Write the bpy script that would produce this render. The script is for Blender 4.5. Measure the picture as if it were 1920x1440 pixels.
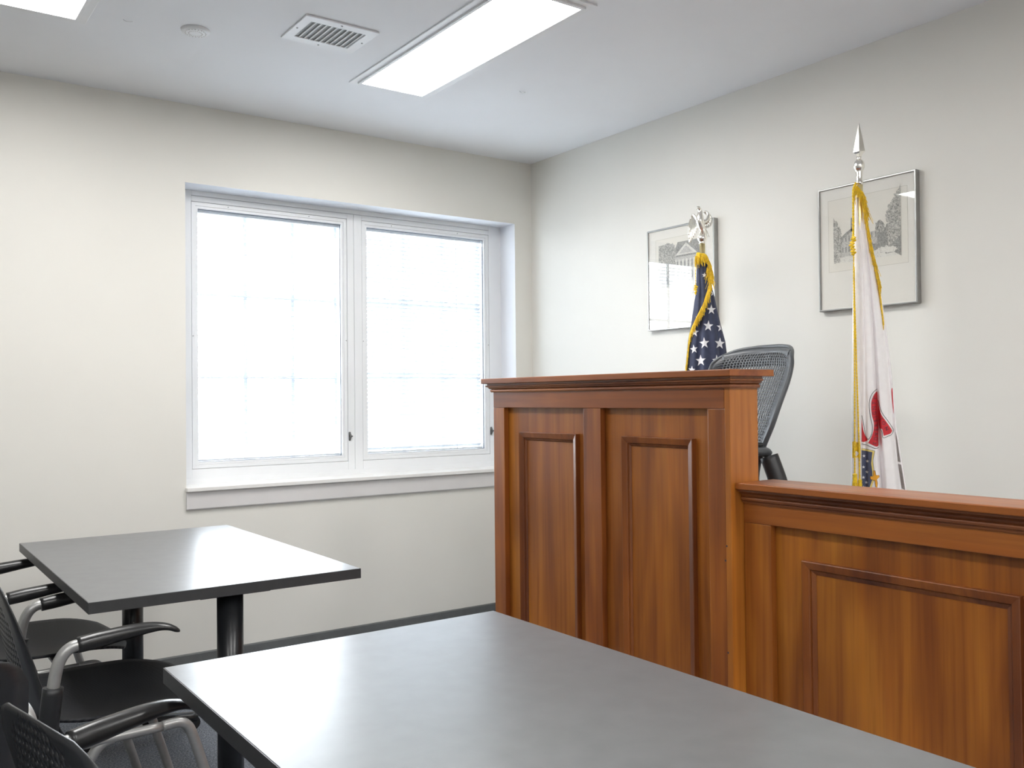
import bpy, bmesh, math, random
from mathutils import Vector, Matrix
random.seed(7)
PI = math.pi
SC = bpy.context.scene
for o in list(bpy.data.objects):
    bpy.data.objects.remove(o)

# ------------------------------------------------------------------ camera, world, exposure
CAM_H = 1.25
YAW, PITCH, ROLL = 0.620109712, 0.0153082817, -0.00958036792
def cam_axes():
    cy, sy, cp, sp = math.cos(YAW), math.sin(YAW), math.cos(PITCH), math.sin(PITCH)
    f = Vector((sy*cp, cy*cp, sp)); rt = Vector((cy, -sy, 0)); up = rt.cross(f)
    c, s = math.cos(ROLL), math.sin(ROLL)
    return c*rt + s*up, -s*rt + c*up, f
_r, _u, _f = cam_axes()
cd = bpy.data.cameras.new('camera'); cam = bpy.data.objects.new('camera', cd)
SC.collection.objects.link(cam)
M = Matrix((( _r.x, _u.x, -_f.x, 0), (_r.y, _u.y, -_f.y, 0), (_r.z, _u.z, -_f.z, CAM_H), (0, 0, 0, 1)))
cam.matrix_world = M
cd.sensor_width = 36.0; cd.sensor_fit = 'HORIZONTAL'; cd.lens = 36.0*1715.37/1920.0
cd.clip_start = 0.05
SC.camera = cam

W = bpy.data.worlds.new('world'); SC.world = W; W.use_nodes = True
bg = W.node_tree.nodes['Background']
bg.inputs[0].default_value = (0.87, 0.94, 1.0, 1); bg.inputs[1].default_value = 15.0
LAMP_STRENGTH = 22.0
SC.view_settings.view_transform = 'Standard'; SC.view_settings.look = 'None'
SC.view_settings.exposure = 0.3; SC.view_settings.gamma = 1.0
SC.view_settings.use_curve_mapping = False
SC.cycles.max_bounces = 14; SC.cycles.diffuse_bounces = 8; SC.cycles.glossy_bounces = 6
SC.cycles.transparent_max_bounces = 32; SC.cycles.transmission_bounces = 8
SC.cycles.sample_clamp_indirect = 8.0

# ------------------------------------------------------------------ room dimensions
CEIL = CAM_H + 1.366
YW, XR = 4.268, 3.197            # window wall plane, right wall plane
XL, YB = -3.4, -3.6
WX0, WX1, WZ0, WZ1 = 1.2165, 3.077, 0.835, 2.254   # window opening
YF = 4.412                        # window frame plane

# ------------------------------------------------------------------ materials
def nodes(name):
    m = bpy.data.materials.new(name); m.use_nodes = True
    nt = m.node_tree; return m, nt, nt.nodes['Principled BSDF']
def setp(b, **k):
    for a, v in k.items():
        b.inputs[{'col': 'Base Color', 'rough': 'Roughness', 'metal': 'Metallic', 'spec': 'Specular IOR Level', 'coat': 'Coat Weight',
                  'coatr': 'Coat Roughness', 'sheen': 'Sheen Weight', 'alpha': 'Alpha'}[a]].default_value = v if not isinstance(v, tuple) else (*v, 1)
def coords(nt, scale=(1, 1, 1)):
    tc = nt.nodes.new('ShaderNodeTexCoord'); mp = nt.nodes.new('ShaderNodeMapping')
    mp.inputs['Scale'].default_value = scale
    nt.links.new(tc.outputs['Object'], mp.inputs[0]); return mp.outputs[0]
def noise(nt, vec, scale, detail=3, rough=0.5, dist=0.0):
    n = nt.nodes.new('ShaderNodeTexNoise'); n.inputs['Scale'].default_value = scale
    n.inputs['Detail'].default_value = detail; n.inputs['Roughness'].default_value = rough
    n.inputs['Distortion'].default_value = dist
    nt.links.new(vec, n.inputs['Vector']); return n.outputs['Fac']
def ramp(nt, fac, stops):
    r = nt.nodes.new('ShaderNodeValToRGB'); e = r.color_ramp.elements
    while len(e) < len(stops): e.new(0.5)
    for k, (p, c) in enumerate(stops):
        e[k].position = p; e[k].color = (*c, 1)
    nt.links.new(fac, r.inputs[0]); return r.outputs[0]
def bump(nt, b, fac, strength=0.2, dist=0.002):
    bp = nt.nodes.new('ShaderNodeBump'); bp.inputs['Strength'].default_value = strength
    bp.inputs['Distance'].default_value = dist
    nt.links.new(fac, bp.inputs['Height']); nt.links.new(bp.outputs[0], b.inputs['Normal'])
def mixc(nt, fac, a, b2, mode='MIX'):
    m = nt.nodes.new('ShaderNodeMix'); m.data_type = 'RGBA'; m.blend_type = mode
    for sock, v in ((m.inputs[0], fac), (m.inputs[6], a), (m.inputs[7], b2)):
        if isinstance(v, (int, float)): sock.default_value = v
        elif isinstance(v, tuple): sock.default_value = (*v, 1)
        else: nt.links.new(v, sock)
    return m.outputs[2]
def plain(name, col, rough=0.5, var=0.04, scale=40, bmp=0.0, **k):
    """a material with a slight procedural variation of its colour"""
    m, nt, b = nodes(name); setp(b, rough=rough, **k)
    v = coords(nt); f = noise(nt, v, scale, 4)
    lo = tuple(max(0, c*(1-var)) for c in col); hi = tuple(min(1, c*(1+var)) for c in col)
    nt.links.new(ramp(nt, f, [(0.3, lo), (0.7, hi)]), b.inputs['Base Color'])
    if bmp: bump(nt, b, noise(nt, v, scale*6, 3), bmp, 0.0015)
    return m
def wood(name, axis, dark, mid, light, seed=0.0):
    m, nt, b = nodes(name); setp(b, rough=0.36, spec=0.5, coat=0.15, coatr=0.25)
    s = [1.0, 1.0, 1.0]
    def vec(across, along):
        sc = [across]*3; sc[axis] = along
        mp = coords(nt, tuple(sc)); nt.nodes[-1].inputs['Location'].default_value = (seed, seed*1.7, seed*0.6); return mp
    grain = noise(nt, vec(55, 1.6), 1.0, 5, 0.6, 0.3)
    band = noise(nt, vec(9, 1.0), 1.0, 3, 0.55, 0.6)
    blot = noise(nt, vec(4.0, 2.2), 1.0, 2, 0.5, 0.4)
    c1 = ramp(nt, band, [(0.28, dark), (0.5, mid), (0.74, light)])
    c2 = ramp(nt, grain, [(0.32, (0.78, 0.72, 0.66)), (0.5, (0.99, 0.99, 0.98)), (0.7, (1.12, 1.11, 1.0))])
    c3 = ramp(nt, blot, [(0.3, (0.72, 0.65, 0.62)), (0.52, (1, 1, 1)), (0.72, (1.18, 1.17, 1.0))])
    c = mixc(nt, 1.0, c1, c2, 'MULTIPLY'); c = mixc(nt, 1.0, c, c3, 'MULTIPLY')
    nt.links.new(c, b.inputs['Base Color'])
    bump(nt, b, grain, 0.12, 0.0008)
    nt.links.new(ramp(nt, grain, [(0.3, (0.42,)*3), (0.7, (0.3,)*3)]), b.inputs['Roughness'])
    return m
WD, WM, WL = (0.19, 0.048, 0.010), (0.30, 0.088, 0.015), (0.40, 0.140, 0.020)
MT = {}
MT['wood_z'] = wood('stained_wood_upright', 2, WD, WM, WL)
MT['wood_z2'] = wood('stained_wood_panel', 2, (0.20, 0.054, 0.010), (0.33, 0.105, 0.015), (0.45, 0.168, 0.021), 3.1)
MT['wood_y'] = wood('stained_wood_level', 1, WD, (0.285, 0.082, 0.015), (0.37, 0.120, 0.020), 1.3)
MT['wood_dark'] = wood('stained_wood_moulding', 1, (0.09, 0.025, 0.01), (0.17, 0.052, 0.017), (0.24, 0.08, 0.024), 2.2)
MT['wood_post'] = wood('stained_wood_post', 2, (0.30, 0.092, 0.015), (0.46, 0.165, 0.024), (0.60, 0.26, 0.035), 6.3)
MT['wood_crown'] = wood('stained_wood_crown', 1, (0.14, 0.042, 0.014), (0.25, 0.080, 0.024), (0.34, 0.12, 0.032), 5.1)
MT['wood_mould'] = wood('stained_wood_bead', 2, (0.13, 0.034, 0.009), (0.23, 0.066, 0.013), (0.31, 0.098, 0.018), 4.2)
MT['wall'] = plain('painted_wall', (0.730, 0.717, 0.668), 0.6, 0.012, 3, bmp=0.06)
MT['ceiling'] = plain('painted_ceiling', (0.84, 0.85, 0.87), 0.8, 0.01, 4)
MT['reveal'] = plain('painted_white_reveal', (0.78, 0.80, 0.84), 0.6, 0.01, 5)
MT['vinyl'] = plain('white_window_vinyl', (0.77, 0.785, 0.80), 0.4, 0.01, 9)
MT['sill'] = plain('painted_sill', (0.78, 0.77, 0.75), 0.45, 0.02, 9)
MT['apron'] = plain('painted_apron', (0.66, 0.645, 0.64), 0.5, 0.02, 9)
MT['muntin'] = plain('grey_muntin_paint', (0.62, 0.66, 0.71), 0.5)
MT['groove'] = plain('grey_gasket', (0.16, 0.18, 0.22), 0.5)
MT['seam'] = plain('pale_seam', (0.50, 0.51, 0.53), 0.5)
MT['latch'] = plain('dark_latch_metal', (0.09, 0.09, 0.09), 0.35)
MT['rubber'] = plain('grey_vinyl_base', (0.115, 0.122, 0.122), 0.5, 0.08, 30)
MT['laminate'] = plain('charcoal_laminate', (0.130, 0.134, 0.138), 0.31, 0.08, 22, spec=0.7)
MT['edge'] = plain('charcoal_edge_band', (0.047, 0.048, 0.05), 0.42, 0.05, 40)
MT['black_steel'] = plain('black_powder_steel', (0.012, 0.013, 0.015), 0.28, 0.1, 40)
MT['plastic'] = plain('black_moulded_plastic', (0.020, 0.021, 0.023), 0.38, 0.08, 60)
MT['seatplastic'] = plain('black_seat_plastic', (0.026, 0.028, 0.034), 0.45, 0.10, 60)
MT['pad'] = plain('black_arm_pad', (0.022, 0.022, 0.022), 0.28, 0.1, 30)
MT['silver_paint'] = plain('silver_painted_tube', (0.42, 0.42, 0.41), 0.36, 0.05, 50, metal=0.55)
MT['chrome'] = plain('polished_silver', (0.93, 0.91, 0.85), 0.20, 0.03, 30, metal=1.0)
MT['brass'] = plain('pale_brass', (0.80, 0.68, 0.36), 0.28, 0.05, 30, metal=0.8)
MT['white_metal'] = plain('white_enamel', (0.82, 0.83, 0.84), 0.4, 0.01, 20)
MT['vent_dark'] = plain('grey_duct', (0.42, 0.43, 0.44), 0.6)
MT['meshgrey'] = plain('graphite_backrest', (0.060, 0.066, 0.073), 0.42, 0.08, 60)
MT['meshframe'] = plain('graphite_frame', (0.075, 0.082, 0.09), 0.35, 0.05, 60)
MT['navy'] = plain('navy_flag_cloth', (0.036, 0.045, 0.092), 0.75, 0.12, 60, bmp=0.1, sheen=0.2)
MT['whitecloth'] = plain('white_flag_cloth', (0.93, 0.905, 0.91), 0.7, 0.02, 40, bmp=0.08, sheen=0.2)
MT['satin'] = plain('white_satin_hem', (0.86, 0.83, 0.80), 0.35, 0.04, 60, bmp=0.3, sheen=0.3)
MT['star'] = plain('white_star_cloth', (0.80, 0.80, 0.83), 0.7, 0.03, 60)
MT['gold'] = plain('gold_fringe_thread', (0.86, 0.56, 0.010), 0.55, 0.22, 120, sheen=0.2)
MT['red'] = plain('red_printed_cloth', (0.62, 0.030, 0.042), 0.7, 0.06, 60)
MT['ink'] = plain('dark_printed_ink', (0.05, 0.045, 0.06), 0.7)
MT['shieldblue'] = plain('slate_blue_print', (0.085, 0.10, 0.17), 0.7, 0.08, 60)
MT['yellowprint'] = plain('pale_yellow_print', (0.85, 0.70, 0.22), 0.7)
MT['orangeprint'] = plain('orange_print', (0.85, 0.40, 0.03), 0.7)
MT['greyprint'] = plain('taupe_grey_print', (0.26, 0.23, 0.215), 0.7, 0.15, 70)
MT['pewter'] = plain('pewter_frame_metal', (0.36, 0.36, 0.35), 0.3, 0.05, 40, metal=0.9)
MT['mat'] = plain('cream_mat_board', (0.80, 0.785, 0.73), 0.8, 0.01, 30)
MT['paper'] = plain('engraving_paper', (0.78, 0.76, 0.69), 0.85, 0.01, 30)
MT['line'] = plain('mat_bevel_line', (0.52, 0.50, 0.43), 0.8)
MT['ground'] = plain('pale_paving', (0.20, 0.21, 0.22), 0.9, 0.06, 2)
MT['asphalt'] = plain('dark_glass_paint', (0.05, 0.06, 0.08), 0.4)

def engraving(name, lo, hi, scale, thresh=0.5):
    m, nt, b = nodes(name); setp(b, rough=0.85)
    v = coords(nt); f = noise(nt, v, scale, 6, 0.75, 0.8)
    nt.links.new(ramp(nt, f, [(thresh-0.07, lo), (thresh+0.07, hi)]), b.inputs['Base Color'])
    return m
MT['eng_tree'] = engraving('engraved_foliage', (0.22, 0.22, 0.20), (0.66, 0.65, 0.60), 170, 0.50)
MT['eng_dark'] = engraving('engraved_shadow', (0.22, 0.22, 0.21), (0.42, 0.42, 0.39), 160, 0.5)
MT['eng_wall'] = engraving('engraved_wall', (0.34, 0.34, 0.32), (0.62, 0.61, 0.57), 200, 0.45)
MT['eng_light'] = engraving('engraved_lawn', (0.50, 0.49, 0.46), (0.76, 0.75, 0.69), 120, 0.42)

def carpet():
    m, nt, b = nodes('blue_grey_carpet'); setp(b, rough=0.95, sheen=0.2)
    v = coords(nt); f = noise(nt, v, 170, 4, 0.75); g = noise(nt, v, 600, 2)
    c = ramp(nt, f, [(0.38, (0.045, 0.055, 0.078)), (0.5, (0.13, 0.15, 0.19)), (0.62, (0.36, 0.39, 0.44))])
    nt.links.new(c, b.inputs['Base Color']); bump(nt, b, g, 0.6, 0.004); return m
MT['carpet'] = carpet()
def emitter(name, col, s):
    m = bpy.data.materials.new(name); m.use_nodes = True; nt = m.node_tree
    for n in list(nt.nodes): nt.nodes.remove(n)
    e = nt.nodes.new('ShaderNodeEmission'); o = nt.nodes.new('ShaderNodeOutputMaterial')
    v = coords(nt); f = noise(nt, v, 300, 1)
    nt.links.new(ramp(nt, f, [(0.3, tuple(0.99*c for c in col)), (0.7, col)]), e.inputs[0])
    e.inputs[1].default_value = s; nt.links.new(e.outputs[0], o.inputs[0]); return m
MT['lamp'] = emitter('lit_diffuser', (1.0, 0.985, 0.965), LAMP_STRENGTH)
def glass(name, strength=1.0, tint=(1, 1, 1)):
    m = bpy.data.materials.new(name); m.use_nodes = True; nt = m.node_tree
    for n in list(nt.nodes): nt.nodes.remove(n)
    t = nt.nodes.new('ShaderNodeBsdfTransparent'); t.inputs[0].default_value = (*tint, 1)
    g = nt.nodes.new('ShaderNodeBsdfGlossy'); g.inputs['Roughness'].default_value = 0.0
    ge = nt.nodes.new('ShaderNodeNewGeometry'); dt = nt.nodes.new('ShaderNodeVectorMath'); dt.operation = 'DOT_PRODUCT'
    nt.links.new(ge.outputs['Normal'], dt.inputs[0]); nt.links.new(ge.outputs['Incoming'], dt.inputs[1])
    def mth(op, a, b=None):
        n = nt.nodes.new('ShaderNodeMath'); n.operation = op
        for i, q in enumerate((a, b)):
            if q is None: continue
            if isinstance(q, (int, float)): n.inputs[i].default_value = q
            else: nt.links.new(q, n.inputs[i])
        return n.outputs[0]
    ca = mth('ABSOLUTE', dt.outputs['Value']); p5 = mth('POWER', mth('SUBTRACT', 1.0, ca), 5.0)
    mu = mth('MULTIPLY', mth('ADD', mth('MULTIPLY', p5, 0.96), 0.04), strength).node
    mx = nt.nodes.new('ShaderNodeMixShader'); o = nt.nodes.new('ShaderNodeOutputMaterial')
    nt.links.new(mu.outputs[0], mx.inputs[0])
    nt.links.new(t.outputs[0], mx.inputs[1]); nt.links.new(g.outputs[0], mx.inputs[2])
    nt.links.new(mx.outputs[0], o.inputs[0]); return m
MT['glass'] = glass('window_glass'); MT['picglass'] = glass('picture_glass', 1.6)
def slatmat():
    m, nt, b = nodes('white_blind_slat'); setp(b, col=(0.66, 0.69, 0.72), rough=0.45)
    tl = nt.nodes.new('ShaderNodeBsdfTranslucent'); tl.inputs[0].default_value = (0.5, 0.53, 0.56, 1)
    mx = nt.nodes.new('ShaderNodeMixShader'); mx.inputs[0].default_value = 0.15
    out = nt.nodes['Material Output']
    nt.links.new(b.outputs[0], mx.inputs[1]); nt.links.new(tl.outputs[0], mx.inputs[2]); nt.links.new(mx.outputs[0], out.inputs[0])
    return m
MT['slat'] = slatmat()

# ------------------------------------------------------------------ mesh helpers
COL = SC.collection
def root(name, label, cat, loc, rz=0.0, group=None):
    o = bpy.data.objects.new(name, None); COL.objects.link(o); o.empty_display_size = 0.1
    o.location = loc; o.rotation_euler = (0, 0, rz); o['label'] = label; o['category'] = cat
    if group: o['group'] = group
    return o
def obj(name, bm, mat, parent=None, world=True, bev=0.0, smooth=False, solid=0.0, solid_off=0.0, sub=0, mats=None, bevseg=2):
    """link bm as one mesh object; world=True: bm is in world coordinates and moved into the parent's frame"""
    if parent is not None and world:
        off = Vector((0, 0, 0)); q = parent
        while q is not None:
            off += Vector(q.location); q = q.parent
        bmesh.ops.translate(bm, verts=bm.verts, vec=-off)
    elif parent is None:
        pass
    me = bpy.data.meshes.new(name); bm.to_mesh(me); bm.free()
    for m in (mats or [mat]): me.materials.append(m)
    if smooth:
        for p in me.polygons: p.use_smooth = True
    o = bpy.data.objects.new(name, me); COL.objects.link(o)
    if parent is not None: o.parent = parent
    if solid:
        s = o.modifiers.new('thickness', 'SOLIDIFY'); s.thickness = solid; s.offset = solid_off
    if bev:
        b = o.modifiers.new('bevel', 'BEVEL'); b.width = bev; b.segments = bevseg; b.limit_method = 'ANGLE'; b.angle_limit = math.radians(40)
    if sub:
        s = o.modifiers.new('sub', 'SUBSURF'); s.levels = sub; s.render_levels = sub
    return o
def tag(o, label, cat, group=None):
    o['label'] = label; o['category'] = cat
    if group: o['group'] = group
    return o
def struct(o):
    o['kind'] = 'structure'; return o
def NB(): return bmesh.new()
def box(bm, x0, x1, y0, y1, z0, z1, mi=0):
    x0, x1 = sorted((x0, x1)); y0, y1 = sorted((y0, y1)); z0, z1 = sorted((z0, z1))
    v = [bm.verts.new(p) for p in ((x0, y0, z0), (x1, y0, z0), (x1, y1, z0), (x0, y1, z0), (x0, y0, z1), (x1, y0, z1), (x1, y1, z1), (x0, y1, z1))]
    for f in ((0, 3, 2, 1), (4, 5, 6, 7), (0, 1, 5, 4), (1, 2, 6, 5), (2, 3, 7, 6), (3, 0, 4, 7)):
        fc = bm.faces.new([v[i] for i in f]); fc.material_index = mi
    return bm
def B(*a):
    return box(NB(), *a)
def ring(bm, axis, d0, d1, a0, a1, b0, b1, w, mi=0):
    """rectangular picture-frame ring with mitred corners; axis: 'x' or 'y' or 'z' = thickness direction; w = (a-, a+, b-, b+) widths"""
    if not isinstance(w, tuple): w = (w,)*4
    def P(d, a, b):
        return {'x': (d, a, b), 'y': (a, d, b), 'z': (a, b, d)}[axis]
    O = [(a0, b0), (a1, b0), (a1, b1), (a0, b1)]
    I = [(a0+w[0], b0+w[2]), (a1-w[1], b0+w[2]), (a1-w[1], b1-w[3]), (a0+w[0], b1-w[3])]
    vs = [[bm.verts.new(P(d, *p)) for p in L] for d in (d0, d1) for L in (O, I)]
    o0, i0, o1, i1 = vs
    for k in range(4):
        n = (k+1) % 4
        for q in ((o0[k], o0[n], i0[n], i0[k]), (o1[k], i1[k], i1[n], o1[n]), (o0[k], o1[k], o1[n], o0[n]), (i0[k], i0[n], i1[n], i1[k])):
            f = bm.faces.new(q); f.material_index = mi
    bmesh.ops.recalc_face_normals(bm, faces=bm.faces)
    return bm
def smoothpath(pts, n=6):
    pts = [Vector(p) for p in pts]; out = []
    for i in range(len(pts)-1):
        p0 = pts[max(0, i-1)]; p1 = pts[i]; p2 = pts[i+1]; p3 = pts[min(len(pts)-1, i+2)]
        for k in range(n):
            t = k/n
            out.append(0.5*((2*p1)+(p2-p0)*t+(2*p0-5*p1+4*p2-p3)*t*t+(3*p1-p0-3*p2+p3)*t**3))
    out.append(pts[-1]); return out
def tube(bm, pts, r, seg=12, rr=None, caps=True, flat=1.0, up=(0, 0, 1), mi=0):
    """sweep an ellipse (r wide, r*flat high) along pts; rr = optional radius list"""
    pts = [Vector(p) for p in pts]; rings = []; n = len(pts); up = Vector(up)
    prev = None
    for i, p in enumerate(pts):
        d = (pts[min(n-1, i+1)]-pts[max(0, i-1)]).normalized()
        if prev is None:
            a = up.cross(d)
            if a.length < 1e-3: a = Vector((1, 0, 0)).cross(d)
        else:
            a = prev - d*prev.dot(d)
        a.normalize(); prev = a.copy(); b = d.cross(a)
        R = rr[i] if rr else r
        if isinstance(R, tuple): ra, rb = R
        else: ra, rb = R, R*flat
        rings.append([bm.verts.new(p + a*ra*math.cos(2*PI*k/seg) + b*rb*math.sin(2*PI*k/seg)) for k in range(seg)])
    for i in range(n-1):
        for k in range(seg):
            f = bm.faces.new((rings[i][k], rings[i][(k+1) % seg], rings[i+1][(k+1) % seg], rings[i+1][k])); f.smooth = True; f.material_index = mi
    if caps:
        f = bm.faces.new(list(reversed(rings[0]))); f.material_index = mi
        f = bm.faces.new(rings[-1]); f.material_index = mi
    return bm
def lathe(bm, prof, c=(0, 0, 0), seg=24, mi=0):
    c = Vector(c); rings = []
    for r, z in prof:
        if r < 1e-5: rings.append([bm.verts.new(c+Vector((0, 0, z)))])
        else: rings.append([bm.verts.new(c+Vector((r*math.cos(2*PI*k/seg), r*math.sin(2*PI*k/seg), z))) for k in range(seg)])
    for a, b in zip(rings, rings[1:]):
        for k in range(seg):
            n = (k+1) % seg
            q = [a[k % len(a)], a[n % len(a)], b[n % len(b)], b[k % len(b)]]
            u = []
            for v in q:
                if v not in u: u.append(v)
            if len(u) > 2:
                f = bm.faces.new(u); f.smooth = True; f.material_index = mi
    bmesh.ops.recalc_face_normals(bm, faces=bm.faces)
    return bm
def strip_y(bm, prof, y0, y1, cap=True, mi=0):
    """prof: closed list of (x, z); extruded along y"""
    a = [bm.verts.new((x, y0, z)) for x, z in prof]; b = [bm.verts.new((x, y1, z)) for x, z in prof]
    n = len(prof)
    for k in range(n):
        bm.faces.new((a[k], a[(k+1) % n], b[(k+1) % n], b[k]))
    if cap:
        bm.faces.new(list(reversed(a))); bm.faces.new(b)
    bmesh.ops.recalc_face_normals(bm, faces=bm.faces)
    return bm
def lerp(a, b, t): return a+(b-a)*t
def interp(tab, z):
    """tab: list of (z, value), z descending or ascending"""
    t = sorted(tab)
    if z <= t[0][0]: return t[0][1]
    if z >= t[-1][0]: return t[-1][1]
    for (z0, v0), (z1, v1) in zip(t, t[1:]):
        if z0 <= z <= z1: return lerp(v0, v1, (z-z0)/(z1-z0))

# ------------------------------------------------------------------ the room
T = 0.20
bm = NB(); box(bm, XL-T, XR+T, YB-T, YW+0.4, -0.12, 0); struct(obj('floor', bm, MT['carpet']))
bm = NB(); box(bm, XL-T, XR+T, YB-T, YW+0.25, CEIL, CEIL+0.15); struct(obj('ceiling', bm, MT['ceiling']))
YO = 4.53
bm = NB()
box(bm, XL, WX0, YW, YO, 0, CEIL); box(bm, WX1, XR, YW, YO, 0, CEIL)
box(bm, WX0, WX1, YW, YO, 0, WZ0); box(bm, WX0, WX1, YW, YO, WZ1, CEIL)
bmesh.ops.remove_doubles(bm, verts=bm.verts, dist=1e-5)
for f in bm.faces:
    c = f.calc_center_median(); n = f.normal
    if YW+0.01 < c.y < YO-0.01 and WX0-0.01 < c.x < WX1+0.01 and WZ0-0.01 < c.z < WZ1+0.01: f.material_index = 1
struct(obj('wall_back', bm, None, mats=[MT['wall'], MT['reveal']]))
struct(obj('wall_right', B(XR, XR+T, YB, YW+0.25, 0, CEIL), MT['wall']))
struct(obj('wall_left', B(XL-T, XL, YB, YW+0.25, 0, CEIL), MT['wall']))
struct(obj('wall_front', B(XL-T, XR+T, YB-T, YB, 0, CEIL), MT['wall']))
def base_profile(): return [(0, 0), (0.012, 0), (0.010, 0.006), (0.006, 0.012), (0.006, 0.094), (0.003, 0.1), (0, 0.1)]
bm = NB(); strip_y(bm, base_profile(), XL, XR)
bmesh.ops.rotate(bm, verts=bm.verts, matrix=Matrix.Rotation(-PI/2, 3, 'Z'))
bmesh.ops.scale(bm, verts=bm.verts, vec=(1, 1, 1))
bmesh.ops.translate(bm, verts=bm.verts, vec=(0, YW, 0))
struct(obj('baseboard_back', bm, MT['rubber']))
bm = NB(); strip_y(bm, [(XR-x, z) for x, z in base_profile()], YB, YW); struct(obj('baseboard_right', bm, MT['rubber']))
struct(obj('ground', B(-40, 60, YO+0.02, 90, -0.6, -0.5), MT['ground']))

# ------------------------------------------------------------------ window
wr = bpy.data.objects.new('window_1', None); COL.objects.link(wr); wr.location = (WX0, YF, WZ0); struct(wr)
def wpart(name, bm, mat, parent=wr, **k):
    o = obj(name, bm, mat, parent, **k); return o
F0 = 0.865
SL = (1.287, 2.090, 0.928, 2.201); SR = (2.178, 2.990, 0.928, 2.201)
bm = NB()
box(bm, WX0, SL[0]-0.0015, YF, 4.50, F0, WZ1); box(bm, SR[1]+0.0015, WX1, YF, 4.50, F0, WZ1)
box(bm, SL[1]+0.0015, 2.1295, YF, 4.50, F0, 2.229); box(bm, 2.1310, SR[0]-0.0015, YF, 4.50, F0, 2.229)
for a, b2 in ((SL[0]-0.0015, SL[1]+0.0015), (SR[0]-0.0015, SR[1]+0.0015)):
    box(bm, a, b2, YF, 4.50, F0, SL[2]-0.0015); box(bm, a, b2, YF, 4.50, SL[3]+0.0015, 2.229)
box(bm, SL[0]-0.0015, SR[1]+0.0015, YF, 4.50, 2.2305, WZ1)
wpart('window_frame', bm, MT['vinyl'], bev=0.0012, bevseg=1)
bm = NB(); box(bm, SL[0]-0.004, SR[1]+0.004, YF+0.03, YF+0.034, 2.224, 2.232)
for s in (SL, SR):
    ring(bm, 'y', YF+0.02, YF+0.03, s[0]-0.003, s[1]+0.003, s[2]-0.003, s[3]+0.003, 0.006)
box(bm, 2.127, 2.133, YF+0.01, YF+0.02, F0, 2.229)
wpart('frame_seam', bm, MT['seam'])
for s in (SL, SR):
    bm = NB(); ring(bm, 'y', YF+0.002, 4.50, *s, 0.018)
    sash = wpart('sash', bm, MT['vinyl'], bev=0.001, bevseg=1)
    g = (s[0]+0.031, s[1]-0.026 if s is SL else s[1]-0.031, s[2]+0.027, s[3]-0.032)
    bm = NB(); ring(bm, 'y', YF+0.005, 4.495, s[0]+0.0185, s[1]-0.0185, s[2]+0.0185, s[3]-0.0185, 0.0115)
    obj('glazing_bead', bm, MT['vinyl'], sash)
    bm = NB(); ring(bm, 'y', YF+0.017, YF+0.022, s[0]+0.029, s[1]-0.029, s[2]+0.029, s[3]-0.029, 0.0035)
    obj('gasket', bm, MT['groove'], sash)
    q = (s[0]+0.030, s[1]-0.030, s[2]+0.030, s[3]-0.030)
    obj('glass_pane', B(q[0], q[1], YF+0.0195, YF+0.0215, q[2], q[3]), MT['glass'], sash)
    bm = NB()
    for k in (1, 2):
        x = lerp(q[0], q[1], k/3)+0.004; z = lerp(q[2], q[3], k/3)+0.004
        box(bm, x-0.009, x+0.009, 4.480, 4.492, q[2], q[3]); box(bm, q[0], q[1], 4.4801, 4.4921, z-0.0075, z+0.0075)
    box(bm, q[1]-0.014, q[1]+0.010, 4.4802, 4.4922, q[2], q[3])
    obj('muntin_grid', bm, MT['muntin'], sash)
    ws = NB()
    for x, z in ((s[0]+0.006, 1.56), (s[1]-0.005, 1.56), (lerp(s[0], s[1], 0.22), s[3]-0.009), (lerp(s[0], s[1], 0.74), s[3]-0.009)):
        lathe(ws, [(0.0032, 0), (0.0022, 0.002), (0, 0.0026)], (0, 0, 0), 8)
        n = 8*2+1
        ws.verts.ensure_lookup_table()
        for v in list(ws.verts)[-n:]:
            v.co = Vector((x+v.co.x, YF+0.002-v.co.z, z+v.co.y))
    obj('screw', ws, MT['vent_dark'], sash)
for x, z in ((2.099, 1.057), (2.9975, 1.060)):
    bm = NB()
    pts = [(x, YF-0.001, z-0.022), (x, YF-0.006, z-0.012), (x+0.002, YF-0.011, z), (x, YF-0.006, z+0.012), (x, YF-0.001, z+0.022)]
    tube(bm, smoothpath(pts, 4), 0.006, 10, flat=0.7)
    box(bm, x-0.006, x+0.006, YF-0.003, YF, z-0.02, z+0.02)
    tube(bm, [(x+0.002, YF-0.008, z), (x+0.011, YF-0.016, z+0.001)], 0.004, 8)
    wpart('window_latch', bm, MT['latch'], bev=0.0008, bevseg=1)
# stool and apron
bm = NB(); box(bm, WX0-0.004, WX1+0.004, YW-0.030, 4.50, 0.836, 0.8555)
wpart('window_stool', bm, MT['sill'], bev=0.003)
bm = NB(); strip_y(bm, [(0, 0.835), (0.012, 0.835), (0.014, 0.828), (0.014, 0.758), (0.011, 0.7525), (0, 0.7525)], WX0-0.002, WX1+0.002)
bmesh.ops.rotate(bm, verts=bm.verts, matrix=Matrix.Rotation(PI/2, 3, 'Z'))
bmesh.ops.translate(bm, verts=bm.verts, vec=(0, 0, 0))
for v in bm.verts: v.co = Vector((-v.co.x, YW - v.co.y, v.co.z)) if False else Vector((abs(v.co.x), YW-abs(v.co.y), v.co.z))
bmesh.ops.recalc_face_normals(bm, faces=bm.faces)
wpart('window_apron', bm, MT['apron'])
bm = NB(); box(bm, WX0, WX1, YF-0.003, YF, 0.8555, 0.884); wpart('frame_sill_strip', bm, MT['vinyl'])

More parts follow.
